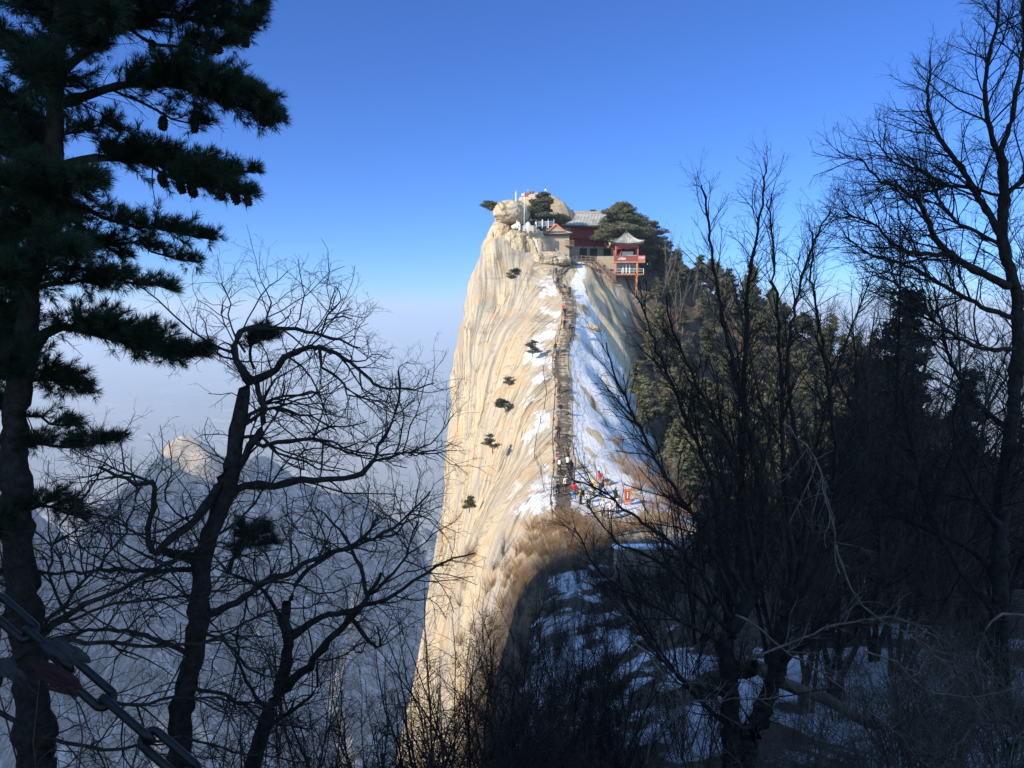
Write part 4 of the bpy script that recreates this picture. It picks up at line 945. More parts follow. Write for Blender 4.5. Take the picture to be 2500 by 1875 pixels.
# forked bare tree right of it
t = Traced(8.2, 5)
t.limb([(590,2000),(610,1875),(659,1741),(688,1668),(704,1566),(692,1517),(700,1470)], 46, 22, 0)
t.limb([(700,1560),(760,1520),(802,1500),(863,1490),(960,1450),(1046,1395),(1107,1363),(1160,1350)], 20, 3, .6)
t.limb([(672,1700),(740,1640),(802,1566),(863,1501),(905,1450),(930,1400)], 26, 8, -.5)
t.limb([(900,1456),(871,1363),(842,1314),(814,1273),(770,1240)], 12, 3, .4)
t.limb([(905,1450),(980,1380),(1010,1300),(1030,1220)], 9, 3, -.4)
t.limb([(700,1480),(740,1400),(802,1359),(903,1318),(977,1294),(1010,1240)], 14, 3, .3)
t.limb([(690,1520),(640,1440),(560,1400),(500,1330)], 12, 3, -.4)
t.limb([(850,1500),(900,1560),(930,1580),(920,1530)], 12, 4, .1)
t.limb([(640,1780),(720,1730),(770,1690),(775,1610)], 12, 5, -.3)
t.limb([(660,1740),(600,1660),(580,1560),(600,1480)], 12, 3, .3)
t.build('bare_tree', 'forked leafless tree with arching limbs reaching toward the cliff', 'tree', M['bark'], SP_A)

# sideways limbs crossing the lower left
t = Traced(6.4, 17)
t.limb([(-120,1900),(-60,1750),(0,1640),(90,1560),(200,1480)], 40, 16, 0)
t.limb([(200,1480),(330,1420),(450,1350),(560,1290),(660,1180),(720,1100)], 14, 3, .8)
t.limb([(90,1560),(210,1570),(380,1580),(520,1560),(650,1500),(800,1470)], 14, 3, .6)
t.limb([(0,1640),(160,1690),(330,1720),(480,1700),(640,1720),(780,1690)], 14, 3, .9)
t.limb([(-40,1720),(120,1800),(280,1830),(450,1800),(600,1840),(760,1860)], 13, 3, .5)
t.limb([(60,1585),(160,1470),(240,1380),(300,1300),(330,1220),(320,1120)], 10, 3, -.4)
t.limb([(130,1530),(260,1480),(420,1460),(560,1440),(700,1400)], 9, 3, .2)
t.limb([(160,1500),(120,1400),(150,1280),(220,1200),(260,1120)], 8, 3, .4)
t.limb([(20,1630),(90,1500),(60,1380),(20,1300)], 8, 3, -.2)
t.build('bare_tree', 'low leafless tree leaning in from the lower left with long sideways limbs', 'tree', M['bark'], SP_A, skip=1)

# many stemmed tree right of centre
SP_C = [(.075, (.35, 1.2), .13, .04, 7, .6), (.10, (.12, .55), .18, .03, 6, .65), (.10, (.06, .22), .18, .01, 3, .6)]
k = 2500/2212
t = Traced(9.0, 7)
t.limb([(1789,2050),(1789,1875),(1780,1652),(1771,1584),(1798,1516),(1839,1453)], 58, 34, 0)
t.limb([(1816,2050),(1822,1851),(1884,1675),(1902,1562),(1915,1500),(1929,1471)], 52, 30, .2)
for L, a, b, dy in (
 ([(1625,1290),(1602,1180),(1600,1100),(1605,900),(1610,750),(1620,600),(1640,480),(1655,360)], 26, 3, .9),
 ([(1705,1310),(1712,1200),(1700,1100),(1690,1000),(1690,850),(1680,700),(1670,550),(1660,430)], 20, 3, -.7),
 ([(1620,1300),(1560,1180),(1540,1050),(1480,900),(1430,780),(1400,700),(1375,640)], 16, 3, .5),
 ([(1600,1330),(1520,1150),(1460,1060),(1400,960),(1360,880),(1330,820),(1310,740)], 14, 3, -.5),
 ([(1590,1350),(1500,1220),(1420,1150),(1350,1100),(1300,1060),(1240,1040)], 14, 3, -.9),
 ([(1630,1280),(1650,1100),(1610,900),(1565,700),(1540,560),(1525,430),(1515,400)], 16, 3, .8),
 ([(1708,1300),(1745,1100),(1720,950),(1700,800),(1720,650),(1760,520),(1795,450)], 16, 3, 1.1),
 ([(1706,1310),(1765,1150),(1805,1000),(1790,850),(1770,700),(1750,600),(1755,500)], 16, 3, -.9),
 ([(1710,1320),(1800,1180),(1860,1050),(1880,900),(1860,780)], 14, 3, .7),
 ([(1590,1380),(1480,1260),(1400,1200),(1330,1170),(1270,1090)], 12, 3, .9),
 ([(1580,1400),(1450,1330),(1380,1290),(1300,1240),(1240,1140)], 12, 3, -.2),
 ([(1565,1500),(1480,1470),(1400,1390),(1350,1290),(1330,1220)], 12, 3, .3),
 ([(1640,1290),(1590,1000),(1500,820),(1450,700),(1440,640)], 13, 3, -1.0),
 ([(1690,1340),(1760,1230),(1790,1120),(1830,980),(1850,820),(1840,700)], 12, 3, 1.5),
 ([(1660,1480),(1720,1400),(1800,1330),(1880,1300),(1960,1220)], 14, 3, -.6)):
    t.limb(L, a, b, dy, k)
t.limb([(1885,1620),(1990,1560),(2100,1500),(2200,1490),(2300,1560)], 14, 3, -.5)
t.limb([(1780,1650),(1840,1640),(1842,1622)], 26, 22, -.3)
t.limb([(1790,1780),(1700,1700),(1620,1600),(1560,1500)], 14, 3, .5)
t.build('bare_tree', 'many stemmed leafless tree fanning upward in front of the forested slope', 'tree', M['bark'], SP_C, skip=2)

# tall bare tree at the right edge
SP_D = [(.07, (.5, 1.7), .14, .03, 7, .75), (.10, (.18, .7), .19, .02, 6, .75), (.10, (.08, .28), .18, 0, 3, .7)]
t = Traced(12.0, 9)
t.limb([(2475,2000),(2450,1700),(2440,1413),(2446,1187),(2465,1074),(2482,904),(2484,740),(2453,612),(2449,520),(2449,422),(2440,371)], 42, 19, 0)
t.limb([(2440,371),(2465,304),(2491,169),(2500,60),(2490,-40)], 15, 5, .5)
t.limb([(2440,375),(2419,329),(2406,232),(2415,127),(2440,42),(2430,-40)], 15, 5, -.6)
t.limb([(2450,585),(2398,498),(2356,426),(2314,367),(2280,312),(2263,236),(2271,177),(2270,140)], 18, 3, .6)
t.limb([(2465,698),(2406,671),(2322,625),(2280,574),(2246,498),(2195,456),(2150,440),(2090,380)], 22, 3, -.8)
t.limb([(2455,600),(2364,557),(2305,511),(2259,422),(2195,401),(2153,367),(2130,320)], 10, 2, .9)
t.limb([(2449,480),(2364,456),(2280,454),(2200,440),(2100,480)], 8, 2, .8)
t.limb([(2322,625),(2204,608),(2136,550),(2060,520)], 12, 3, -.5)
t.limb([(2482,780),(2380,740),(2290,690),(2200,640),(2120,620),(2060,570)], 14, 3, .5)
t.limb([(2484,850),(2400,850),(2300,800),(2240,730),(2180,690),(2100,650)], 12, 3, -.9)
t.limb([(2470,1050),(2400,1000),(2330,900),(2300,800),(2280,700)], 16, 4, 1.0)
t.limb([(2449,480),(2520,420),(2580,300)], 14, 6, .3)
t.limb([(2484,800),(2540,700),(2600,560)], 14, 6, .3)
t.limb([(2450,1300),(2380,1200),(2330,1080),(2340,960)], 18, 5, -.8)
t.limb([(2440,1500),(2350,1400),(2270,1250),(2230,1100),(2200,950)], 20, 5, 1.3)
t.limb([(2445,1450),(2380,1350),(2180,1240),(2120,1100),(2060,960),(1990,820)], 20, 4, 2.0)
t.build('bare_tree', 'tall leafless tree rising past the top at the right edge', 'tree', M['bark'], SP_D)
# ------------------------------------------------------------------ pines with needles close to the camera
def needle_mesh(tips, rng, per=22, L=.10, wdt=.0042, mat=None, cone=.75):
    n = len(tips); P = np.array([t_[0] for t_ in tips]); Dn = np.array([t_[1] for t_ in tips]); g = np.random.RandomState(rng.randrange(1 << 30))
    q = g.normal(size=(n, per, 3)); q /= np.linalg.norm(q, axis=2, keepdims=True)
    d = Dn[:, None, :]*cone + q*.62; d /= np.linalg.norm(d, axis=2, keepdims=True)
    ln = L*g.uniform(.65, 1.15, (n, per, 1)); base = P[:, None, :]+g.normal(size=(n, per, 3))*.006
    side = np.cross(d, g.normal(size=(n, per, 3))); side /= np.linalg.norm(side, axis=2, keepdims=True)
    a = base-side*wdt/2; b = base+side*wdt/2; c = base+d*ln+side*wdt*.12; e = base+d*ln*.55+side*wdt*.7; 
    V = np.stack([a, b, e, c], 2).reshape(-1, 3); i = np.arange(n*per)*4
    return np_mesh('foliage', V, [np.stack([i, i+1, i+2, i+3], 1)], mat)
def cone_mesh():
    bm = bmesh.new(); rng = random.Random(5)
    bmesh.ops.create_icosphere(bm, subdivisions=2, radius=.026, matrix=Matrix.Diagonal((1, 1, 1.9, 1)))
    for i in range(46):
        z = -.042+.088*i/46; a = i*2.4; r_ = .027*math.sqrt(max(.05, 1-(z/.052)**2)); c = Vector((r_*math.cos(a), r_*math.sin(a), z))
        bmesh.ops.create_cone(bm, cap_ends=True, segments=4, radius1=.011, radius2=.002, depth=.022, matrix=Matrix.Translation(c) @ Vector((math.cos(a), math.sin(a), -.7)).to_track_quat('Z', 'Y').to_matrix().to_4x4())
    me = bpy.data.meshes.new('pine_cone'); bm.to_mesh(me); bm.free(); me.materials.append(M['cone']); return me
CONE = cone_mesh()
def needle_pine(name, label, Y0, trunk, tw, limbs, seed, cones=(), mat='needle'):
    """limbs: (pixels, w0, w1, foliage start 0..1, density, spread m, dY)"""
    t = Traced(Y0, seed); rng = t.rng; tips = []
    t.limb(trunk, tw[0], tw[1], 0); TT = Tubes()
    for px, w0, w1, f0, dens, spread, dY in limbs:
        pts, rad = t.limb(px, w0, w1, dY, jit=.008); n = len(pts)
        L = sum(math.dist(a, b) for a, b in zip(pts[:-1], pts[1:])); cnt = int(L*dens*38)
        for _ in range(cnt):
            u = f0+(1-f0)*rng.random()**.85; i = min(int(u*(n-1)), n-2); p = pts[i]
            d0 = nrm3(tuple(b-a for a, b in zip(pts[i], pts[i+1])))
            prof = math.sin(math.pi*min(1, (u-f0)/(1-f0)*.72+.26))            # pad is thickest before its end
            ll = rng.uniform(.35, 1)*spread*max(.25, prof)
            d = nrm3((d0[0]*.75+rng.gauss(0, .3), d0[1]*.7+rng.choice((-1, 1))*rng.uniform(.2, 1.1), d0[2]*.5+rng.gauss(.24, .30)))
            P2, R2 = wiggle_line(p, d, ll, .006, .003, 5, rng, .12, .05); TT.add(P2, R2)
            ns = max(3, int(ll/.05))
            for q in range(ns):
                v = .35+.65*q/max(1, ns-1); j = min(int(v*4), 3); f = v*4-j; a, b = P2[j], P2[j+1]
                tips.append((tuple(a[m]+(b[m]-a[m])*f for m in range(3)), nrm3(tuple(b[m]-a[m]+(.01 if m == 2 else 0) for m in range(3)))))
                if rng.random() < .5:
                    dd = nrm3((d[0]+rng.gauss(0, .7), d[1]+rng.gauss(0, .7), d[2]+rng.gauss(.15, .5))); e = tuple(a[m]+dd[m]*.09 for m in range(3)); tips.append((e, dd))
    for x, y in [(x_, y_-10) for x_, y_ in cones]:
        q = min(t.known, key=lambda k_: (k_[0]-x)**2+((k_[1]-y+30)*.8)**2); a_ = D(x, y-8, q[2]); b_ = D(q[0], q[1], q[2]); mid = a_.lerp(b_, .5)+Vector((0, 0, .05))
        TT.add([tuple(a_), tuple(mid), tuple(b_)], [.005, .006, .008])
    # bare inner twigs
    for pts, rad in t.limbs[1:]:
        m_ = len(pts)*2//3; branch_off(TT, pts[:m_], rad[:m_], 0, [(.16, (.2, .7), .15, 0, 5, .8), (.12, (.08, .25), .2, 0, 3, .7)], rng)
    p0 = Vector(t.limbs[0][0][0]); root = empty(name, p0); tag(root, label, 'tree')
    link('trunk', t.T.mesh('trunk', M['bark'], 9), root, -p0); link('twigs', TT.mesh('twigs', M['bark'], 4), root, -p0)
    link('foliage', needle_mesh(tips, rng, mat=M[mat]), root, -p0)
    first = True
    for x, y in cones:
        yy = min(t.known, key=lambda k_: (k_[0]-x)**2+((k_[1]-y+30)*.8)**2)[2]; o = link('pine_cone', CONE, root, D(x, y-10, yy)-p0)
        o.rotation_euler = (rng.uniform(-.5, .5), rng.uniform(-.5, .5), rng.uniform(0, 6)); sc = rng.uniform(1.1, 1.5); o.scale = (sc,)*3
    return root
needle_pine('pine_tree', 'big dark pine with drooping cones filling the left edge', 7.6,
 [(110,2000),(90,1875),(75,1650),(50,1400),(35,1150),(40,1000),(60,850),(85,640),(125,400),(140,200),(150,-80)], (100, 28),
 [([(135,180),(220,120),(300,60),(400,40),(520,55),(600,70),(640,20)], 24, 5, .2, 1.5, .52, .7),
  ([(145,60),(260,0),(380,-30),(520,-25),(640,-10)], 18, 5, .1, 1.4, .5, -.6),
  ([(300,60),(380,110),(460,110),(540,110),(600,100)], 10, 4, .45, .8, .3, -.3),
  ([(138,250),(200,238),(260,215),(400,205),(500,215),(590,235),(670,250)], 26, 5, .32, 2.1, .46, -.5),
  ([(420,205),(520,240),(620,270),(685,300)], 10, 4, .35, 1.7, .34, .2),
  ([(260,215),(340,250),(420,290),(520,305)], 8, 3, .5, .6, .25, .4),
  ([(132,420),(170,400),(240,385),(350,395),(470,415),(560,425),(625,410)], 24, 5, .22, 2.1, .44, .5),
  ([(350,398),(440,440),(540,460),(610,480)], 9, 4, .3, 1.6, .36, -.3),
  ([(125,490),(200,505),(250,530),(330,552),(400,562),(520,585)], 16, 4, .2, .9, .34, -.4),
  ([(115,560),(150,590),(230,600),(320,590),(400,625),(480,640)], 12, 3, .3, .8, .28, .5),
  ([(95,640),(170,650),(250,665),(320,690),(420,705)], 14, 3, .25, .8, .28, -.2),
  ([(90,600),(170,590),(250,600),(310,640)], 10, 3, .2, 1.0, .30, .3),
  ([(90,700),(160,690),(230,690),(270,700)], 12, 4, .2, 1.5, .36, .6),
  ([(75,860),(110,815),(150,800),(210,808),(300,835),(400,862),(500,862)], 30, 5, .2, 2.3, .46, -.4),
  ([(62,930),(110,925),(170,940),(230,960)], 14, 4, .05, 2.0, .38, .4),
  ([(45,1010),(100,1020),(150,1040),(190,1035)], 10, 3, .2, .9, .24, .1),
  ([(42,1080),(110,1085),(180,1090),(290,1070)], 12, 4, .05, 1.5, .26, -.3),
  ([(48,1250),(100,1235),(160,1250),(215,1275)], 12, 4, .0, 1.7, .36, .4),
  ([(145,150),(60,120),(0,110),(-80,60)], 14, 5, .1, 1.2, .45, .6),
  ([(150,40),(60,0),(-40,-20)], 14, 5, .1, 1.4, .5, .6), ([(150,100),(230,60),(330,-20),(380,-60)], 14, 5, .05, 1.3, .5, .2),
  ([(138,300),(60,270),(-30,250)], 12, 5, .1, 1.2, .5, -.5), ([(130,420),(50,380),(-60,360)], 12, 5, .1, 1.5, .5, .5),
  ([(110,520),(30,490),(-60,470)], 12, 5, .1, 1.6, .5, -.4), ([(90,640),(20,620),(-60,600)], 12, 5, .1, 1.6, .5, .4),
  ([(80,740),(10,720),(-60,720)], 12, 5, .1, 1.6, .5, -.4), ([(55,880),(0,850),(-60,840)], 12, 5, .1, 1.6, .5, .3),
  ([(45,1000),(-10,990),(-60,980)], 12, 5, .1, 1.2, .4, .3), ([(140,330),(200,320),(260,300),(300,330)], 8, 3, .1, 1.1, .34, .2),
  ([(60,1450),(0,1420),(-60,1400)], 12, 5, .1, .9, .4, .3),
  ([(145,120),(180,90),(240,120)], 12, 5, .1, 1.8, .5, 1.4), ([(140,220),(110,180),(60,190)], 12, 5, .1, 1.8, .5, -1.2), ([(132,360),(90,340),(30,330)], 12, 5, .1, 1.8, .5, 1.2),
  ([(120,480),(80,470),(20,440)], 12, 5, .1, 1.8, .5, -1.2), ([(105,580),(60,560),(10,560)], 12, 5, .1, 2.0, .5, 1.2), ([(100,600),(140,620),(170,610)], 12, 5, .1, 1.4, .4, -1.3),
  ([(88,700),(50,680),(0,670)], 12, 5, .1, 2.0, .5, -1.2), ([(70,800),(40,790),(-10,800)], 12, 5, .1, 2.0, .5, 1.2), ([(60,900),(20,920),(-40,920)], 12, 5, .1, 1.8, .5, -1.0),
  ([(145,40),(200,20),(260,50)], 12, 5, .1, 1.8, .5, -1.3), ([(125,440),(180,460),(220,440)], 12, 5, .1, 1.4, .4, -1.2), ([(45,1300),(0,1290),(-50,1290)], 12, 5, .1, 1.4, .4, -.6), ([(120,540),(160,540),(190,520)], 10, 4, .1, 1.2, .4, 1.2)], 11,
 [(455,118),(372,122),(470,112),(530,126),(512,128),(600,112),(398,312),(475,322),(628,292),(645,304),(660,306),(398,452),(442,468),(470,476),(540,486),(575,494),(606,500)])
needle_pine('pine_sapling', 'dark pine tuft caught behind the forked bare tree', 9.5, [(560,1400),(575,1350),(600,1310)], (14, 8),
 [([(575,1350),(620,1300),(660,1295)], 6, 3, .0, 1.3, .34, .3), ([(565,1370),(600,1320),(580,1275)], 6, 3, .0, 1.2, .32, -.3), ([(590,1330),(640,1330),(680,1320)], 6, 3, .0, 1.2, .3, 0)], 12)
needle_pine('pine_sapling', 'small pine spray showing through the loop of the crooked tree', 8.6, [(620,900),(612,860),(608,830)], (8, 6),
 [([(610,850),(640,825),(665,820)], 5, 3, .0, 2.4, .16, .2), ([(610,845),(625,815),(640,808)], 5, 3, .0, 2.4, .15, -.1)], 13)

# ------------------------------------------------------------------ distant pines, shrubs, bushes
def clump_mesh(name, pads, dens, size, mat, seed, flat=.35):
    g = np.random.RandomState(seed); Vs = []
    for (c, r) in pads:
        n = max(12, int(dens*r[0]*r[1]*4)); q = g.normal(size=(n, 3)); q /= np.linalg.norm(q, axis=1, keepdims=True); q *= g.uniform(.35, 1.05, (n, 1))**.6
        q[:, 2] = np.where(q[:, 2] < 0, q[:, 2]*.35, q[:, 2]); p = np.array(c)+q*np.array(r)
        p += g.normal(size=(n, 3))*size*.5
        a = g.normal(size=(n, 3)); a[:, 2] *= flat; a /= np.linalg.norm(a, axis=1, keepdims=True); b = np.cross(a, g.normal(size=(n, 3))); b /= np.linalg.norm(b, axis=1, keepdims=True)
        s_ = size*g.uniform(.5, 1.3, (n, 1)); Vs.append(np.stack([p-a*s_, p+b*s_*.38, p+a*s_*1.1, p-b*s_*.38+np.array([0, 0, .3])*s_], 1))
    V = np.concatenate(Vs).reshape(-1, 3); i = np.arange(len(V)//4)*4
    return np_mesh(name, V, [np.stack([i, i+1, i+2], 1), np.stack([i, i+2, i+3], 1)], mat)
def make_pine(name, label, H, W, tiers, seed, mat, cat='pine', group=None, lean=(0, 0), bottom=.28, dens=26, size=.26, round_=.5, loc=(0, 0, 0)):
    rng = random.Random(seed); T = Tubes(); pads = []
    tp = [(lean[0]*H*(k/7)**1.4+rng.gauss(0, .06), lean[1]*H*(k/7)**1.4+rng.gauss(0, .06), -.8+(H+.5)*k/7) for k in range(8)]
    T.add(tp, [H*.028*(1-.8*k/7)+.03 for k in range(8)])
    for i in range(tiers):
        t_ = bottom+(1-bottom)*(i+rng.random()*.7)/tiers; x = t_*7; j = min(int(x), 6); f = x-j; p = tuple(tp[j][m]+(tp[j+1][m]-tp[j][m])*f for m in range(3))
        an = rng.uniform(0, 6.283); u = (t_-bottom)/(1-bottom); reach = W*.5*((1-u)**round_)*rng.uniform(.55, 1.1)+.25
        d = (math.cos(an), math.sin(an), rng.uniform(-.05, .3)); P2, R2 = wiggle_line(p, nrm3(d), reach, H*.009+.02, .02, 6, rng, .12, .02); T.add(P2, R2)
        for v in (.45, .72, .98):
            q = P2[min(5, int(v*5))]; r_ = reach*rng.uniform(.24, .40)+.22; pads.append(((q[0]+rng.gauss(0, .12), q[1]+rng.gauss(0, .12), q[2]+.08), (r_, r_, r_*rng.uniform(.32, .5))))
    pads.append((tp[-1], (W*.09+.2, W*.09+.2, .35)))
    root = empty(name, loc); tag(root, label, cat, group)
    link('trunk', T.mesh('trunk', M['bark_light'], 6), root); link('crown', clump_mesh('crown', pads, dens, size, mat, seed), root); return root
def copy_thing(root, loc, rz, sc, label=None, swap=None):
    r = root.copy(); COL.objects.link(r); r.location = loc; r.rotation_euler = (0, 0, rz); r.scale = (sc, sc, sc*random.uniform(.9, 1.12))
    if label: r['label'] = label
    for ch in root.children:
        c = ch.copy(); COL.objects.link(c); c.parent = r
        if swap and c.name.startswith('crown'):
            c.material_slots[0].link = 'OBJECT'; c.material_slots[0].material = swap
    return r
def at(px, py, Y): return tuple(D(px, py, Y))
# prominent summit pines, each its own shape
def pine_at(label, px, pyb, pyt, Y, wpx, tiers, seed, mat, **kw):
    b = D(px, pyb, Y); H = D(px, pyt, Y).z-b.z; return make_pine('pine_tree', label, H, wpx*Y/F, tiers, seed, M[mat], loc=b, **kw)
pine_at('broad dark pine beside the summit dome, its crown above the gatehouse', 1318, 560, 470, 164, 118, 46, 21, 'pine_dark', lean=(.10, 0), bottom=.12, dens=46, size=.2, round_=.62)
pine_at('spreading flat topped pine hanging over the right end of the hall roof', 1520, 640, 494, 166, 150, 60, 22, 'pine', lean=(-.03, 0), bottom=.30, dens=46, size=.2, round_=.42)
pine_at('second flat pine right of the pavilion roof', 1585, 650, 540, 168, 110, 40, 23, 'pine', lean=(.05, 0), bottom=.25, dens=40, size=.2)
pine_at('small dark pine leaning out from behind the egg boulder', 1222, 530, 492, 163, 60, 12, 24, 'pine_dark', lean=(-.75, 0), bottom=.5, dens=60, size=.17)
pine_at('little crooked pine growing from the crack on the cliff under the ledge', 1258, 690, 655, 152, 46, 12, 25, 'pine_dark', lean=(.1, 0), bottom=.4, dens=60, size=.16)
pine_at('tiny upright pine standing alone on the bare slab', 1300, 858, 828, 118, 24, 16, 26, 'pine_dark', bottom=.15, dens=50, size=.13)
pine_at('small pine clinging low on the striped slab', 1234, 994, 972, 108, 38, 10, 27, 'pine_dark', lean=(-.5, 0), dens=60, size=.14)
pine_at('wispy pine on the slab above the yellow hollow', 1203, 1092, 1058, 96, 36, 9, 28, 'pine_dark', lean=(-.2, 0), dens=50, size=.13)
pine_at('dark pine tuft on the lower striped cliff near its rim', 1146, 1236, 1208, 92, 22, 9, 29, 'pine_dark', dens=60, size=.14)
pine_at('tiny pine on the slab left of the first chain post', 1242, 935, 918, 116, 16, 7, 30, 'pine_dark', dens=60, size=.12)
pine_at('low rounded pine peeping over the ridge of the hall roof', 1450, 545, 512, 184, 44, 14, 31, 'pine_dark', dens=40, size=.2)
pine_at('low pine on the skyline between dome and hall roof', 1388, 545, 516, 184, 40, 12, 32, 'pine_dark', dens=40, size=.2)

rng = random.Random(77)
protos = [make_pine('pine_tree', 'olive green pine standing in the forest on the slope right of the crest', H, W, n, sd, M['pine'], group='pines on the right slope', dens=20, size=.30, loc=(0, 0, -300))
          for H, W, n, sd in ((8, 5.2, 30, 41), (9.5, 5.6, 34, 42), (7, 5.8, 28, 43), (10.5, 5.2, 36, 44))]
spots = []
def scatter(n, xr, yr, mind, cond):
    out = []; tr = 0
    while len(out) < n and tr < 8000:
        tr += 1; x = rng.uniform(*xr); y = rng.uniform(*yr)
        if not cond(x, y): continue
        if any((x-a)**2+(y-b)**2 < mind*mind for a, b in out): continue
        out.append((x, y))
    return out
def flank(x, y):
    edge = np.interp(y, [72, 90, 105, 120, 138, 150, 160, 172, 190], [17, 19.5, 22, 25, 29, 30, 31, 27, 24]); return edge < x < edge+62
sp = scatter(150, (16, 92), (74, 192), 3.7, flank)
used = 0
for i, (x, y) in enumerate(sp):
    p = protos[i % 4]; loc = (x, y, ground(x, y)); sc = rng.uniform(.72, 1.15); rz = rng.uniform(0, 6.28)
    if y > 150: sc *= .85
    if i < 4: p.location = loc; p.rotation_euler = (0, 0, rz); p.scale = (sc,)*3
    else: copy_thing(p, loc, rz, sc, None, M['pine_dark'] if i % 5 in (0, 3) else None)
for x, y in scatter(55, (27, 92), (158, 186), 2.9, lambda x, y: all((x-a)**2+(y-b)**2 > 5 for a, b in sp)):
    copy_thing(protos[rng.randrange(4)], (x, y, ground(x, y)), rng.uniform(0, 6.28), rng.uniform(.55, .85), None, M['pine_dark'] if rng.random() < .5 else None)
# hand placed pines on the snow margin
for px, pyb, Y, sc, lb in ((1560, 925, 120, .75, 'olive pine at the snow edge where the flank turns to forest'), (1580, 1000, 112, .8, 'olive pine below the snow edge beside the tan brush'), (1600, 780, 142, .9, 'pine under the pavilion stilts at the top of the forest'), (1612, 720, 152, .9, 'pale olive pine right of the pavilion pillar'), (1640, 860, 132, 1.0, 'olive pine in the middle of the flank close to the shaded snow'), (1660, 1050, 104, .8, 'pale olive pine above the notice board')):
    p = D(px, pyb, Y); copy_thing(protos[rng.randrange(4)], (p.x, Y, ground(p.x, Y)), rng.uniform(0, 6), sc, lb)
# shaded conifers nearer the camera on the right
for i, (x, y) in enumerate(scatter(20, (11, 40), (36, 62), 3.4, lambda x, y: x > 8+(y-24)*.20 and x < 6+y*.72)):
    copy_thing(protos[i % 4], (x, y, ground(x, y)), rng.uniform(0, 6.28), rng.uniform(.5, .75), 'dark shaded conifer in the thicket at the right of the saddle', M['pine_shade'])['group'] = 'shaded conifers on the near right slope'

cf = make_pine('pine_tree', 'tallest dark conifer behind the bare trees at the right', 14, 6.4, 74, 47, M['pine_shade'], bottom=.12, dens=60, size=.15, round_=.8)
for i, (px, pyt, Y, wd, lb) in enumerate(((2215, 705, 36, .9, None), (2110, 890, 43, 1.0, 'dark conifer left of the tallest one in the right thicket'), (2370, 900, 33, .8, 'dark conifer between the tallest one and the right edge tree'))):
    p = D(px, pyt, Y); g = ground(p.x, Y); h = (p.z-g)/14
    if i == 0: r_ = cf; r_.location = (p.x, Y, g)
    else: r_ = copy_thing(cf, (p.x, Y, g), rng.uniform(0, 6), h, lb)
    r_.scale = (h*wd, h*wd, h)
# shrubs: fan of bare twigs
def make_shrub(name, label, H, stems, seed, mat, specs, group, spread=.5, r0=.02, cat='shrub', wig=.06):
    rng_ = random.Random(seed); T = Tubes()
    for _ in range(stems):
        a = rng_.uniform(0, 6.283); sp_ = rng_.random()**.7*spread; d = nrm3((math.cos(a)*sp_, math.sin(a)*sp_, 1)); L = H*rng_.uniform(.65, 1.1)
        P2, R2 = wiggle_line((rng_.gauss(0, .1), rng_.gauss(0, .1), -.4), d, L, r0*rng_.uniform(.6, 1.2), r0*.15, 9, rng_, wig, .01)
        T.add(P2, R2); branch_off(T, P2, R2, 0, specs, rng_, None, 1.0, .2)
    root = empty(name, (0, 0, -300)); tag(root, label, cat, group); link('twigs', T.mesh('twigs', mat, 5, True, 3, .004), root); return root
SS = [(.13, (.3, .9), .12, .02, 5, .6), (.14, (.12, .4), .16, .01, 4, .65), (.16, (.06, .18), .15, 0, 3, .6)]
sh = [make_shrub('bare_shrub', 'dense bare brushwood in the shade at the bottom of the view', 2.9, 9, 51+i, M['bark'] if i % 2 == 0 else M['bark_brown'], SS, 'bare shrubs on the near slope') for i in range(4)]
shr_spots = [(1.2,9.6,1.0),(.4,11.2,1.1),(1.7,11.6,1.0),(2.4,9.2,.8),(3.3,10.8,.7),(4.8,9.0,.6),(6.2,8.8,.7),(7.0,11.2,.7),(5.6,12.6,.6),(8.3,10.6,.9),(8.6,13.6,.9),(4.0,14.5,.6),(2.2,14.8,.9),(.9,16,1.0),(6.9,16,.7),(10.2,16,1.0),(3.0,19,1.0),(1.8,22,1.1),(5.0,21,.9),(8,20,1.0),(11.5,20,1.1),(13.5,18.5,1.1),(5.5,8.0,.6),(7.4,9.4,.8),(9.4,12,1.0),(4.2,7.6,.6),(6.0,10.4,.7),(10.5,13.8,1.1),(12,16,1.1),(3.4,24,1.1),(6.5,25,1.1),(9.5,23,1.1),(1.5,27,1.1),(12.5,24,1.2),(7.8,12.2,.7),(9.0,9.8,.9),(2.9,12.6,.8)]
for i, (x, y, sc) in enumerate(shr_spots):
    z = ground(x, y)
    if i < 4: sh[i].location = (x, y, z); sh[i].scale = (sc,)*3; sh[i].rotation_euler = (0, 0, i)
    else: copy_thing(sh[i % 4], (x, y, z), rng.uniform(0, 6.28), sc)
vs_ = [make_shrub('dry_brush', 'tangled pale dry brush in the shaded lower right corner', 1.9, 12, 101+i, M['bark_light'], [(.12, (.3, .9), .22, -.01, 6, .8), (.13, (.1, .4), .25, 0, 4, .8)], 'pale dry brush in the lower right', .9, .013, 'brush', .14) for i in range(2)]
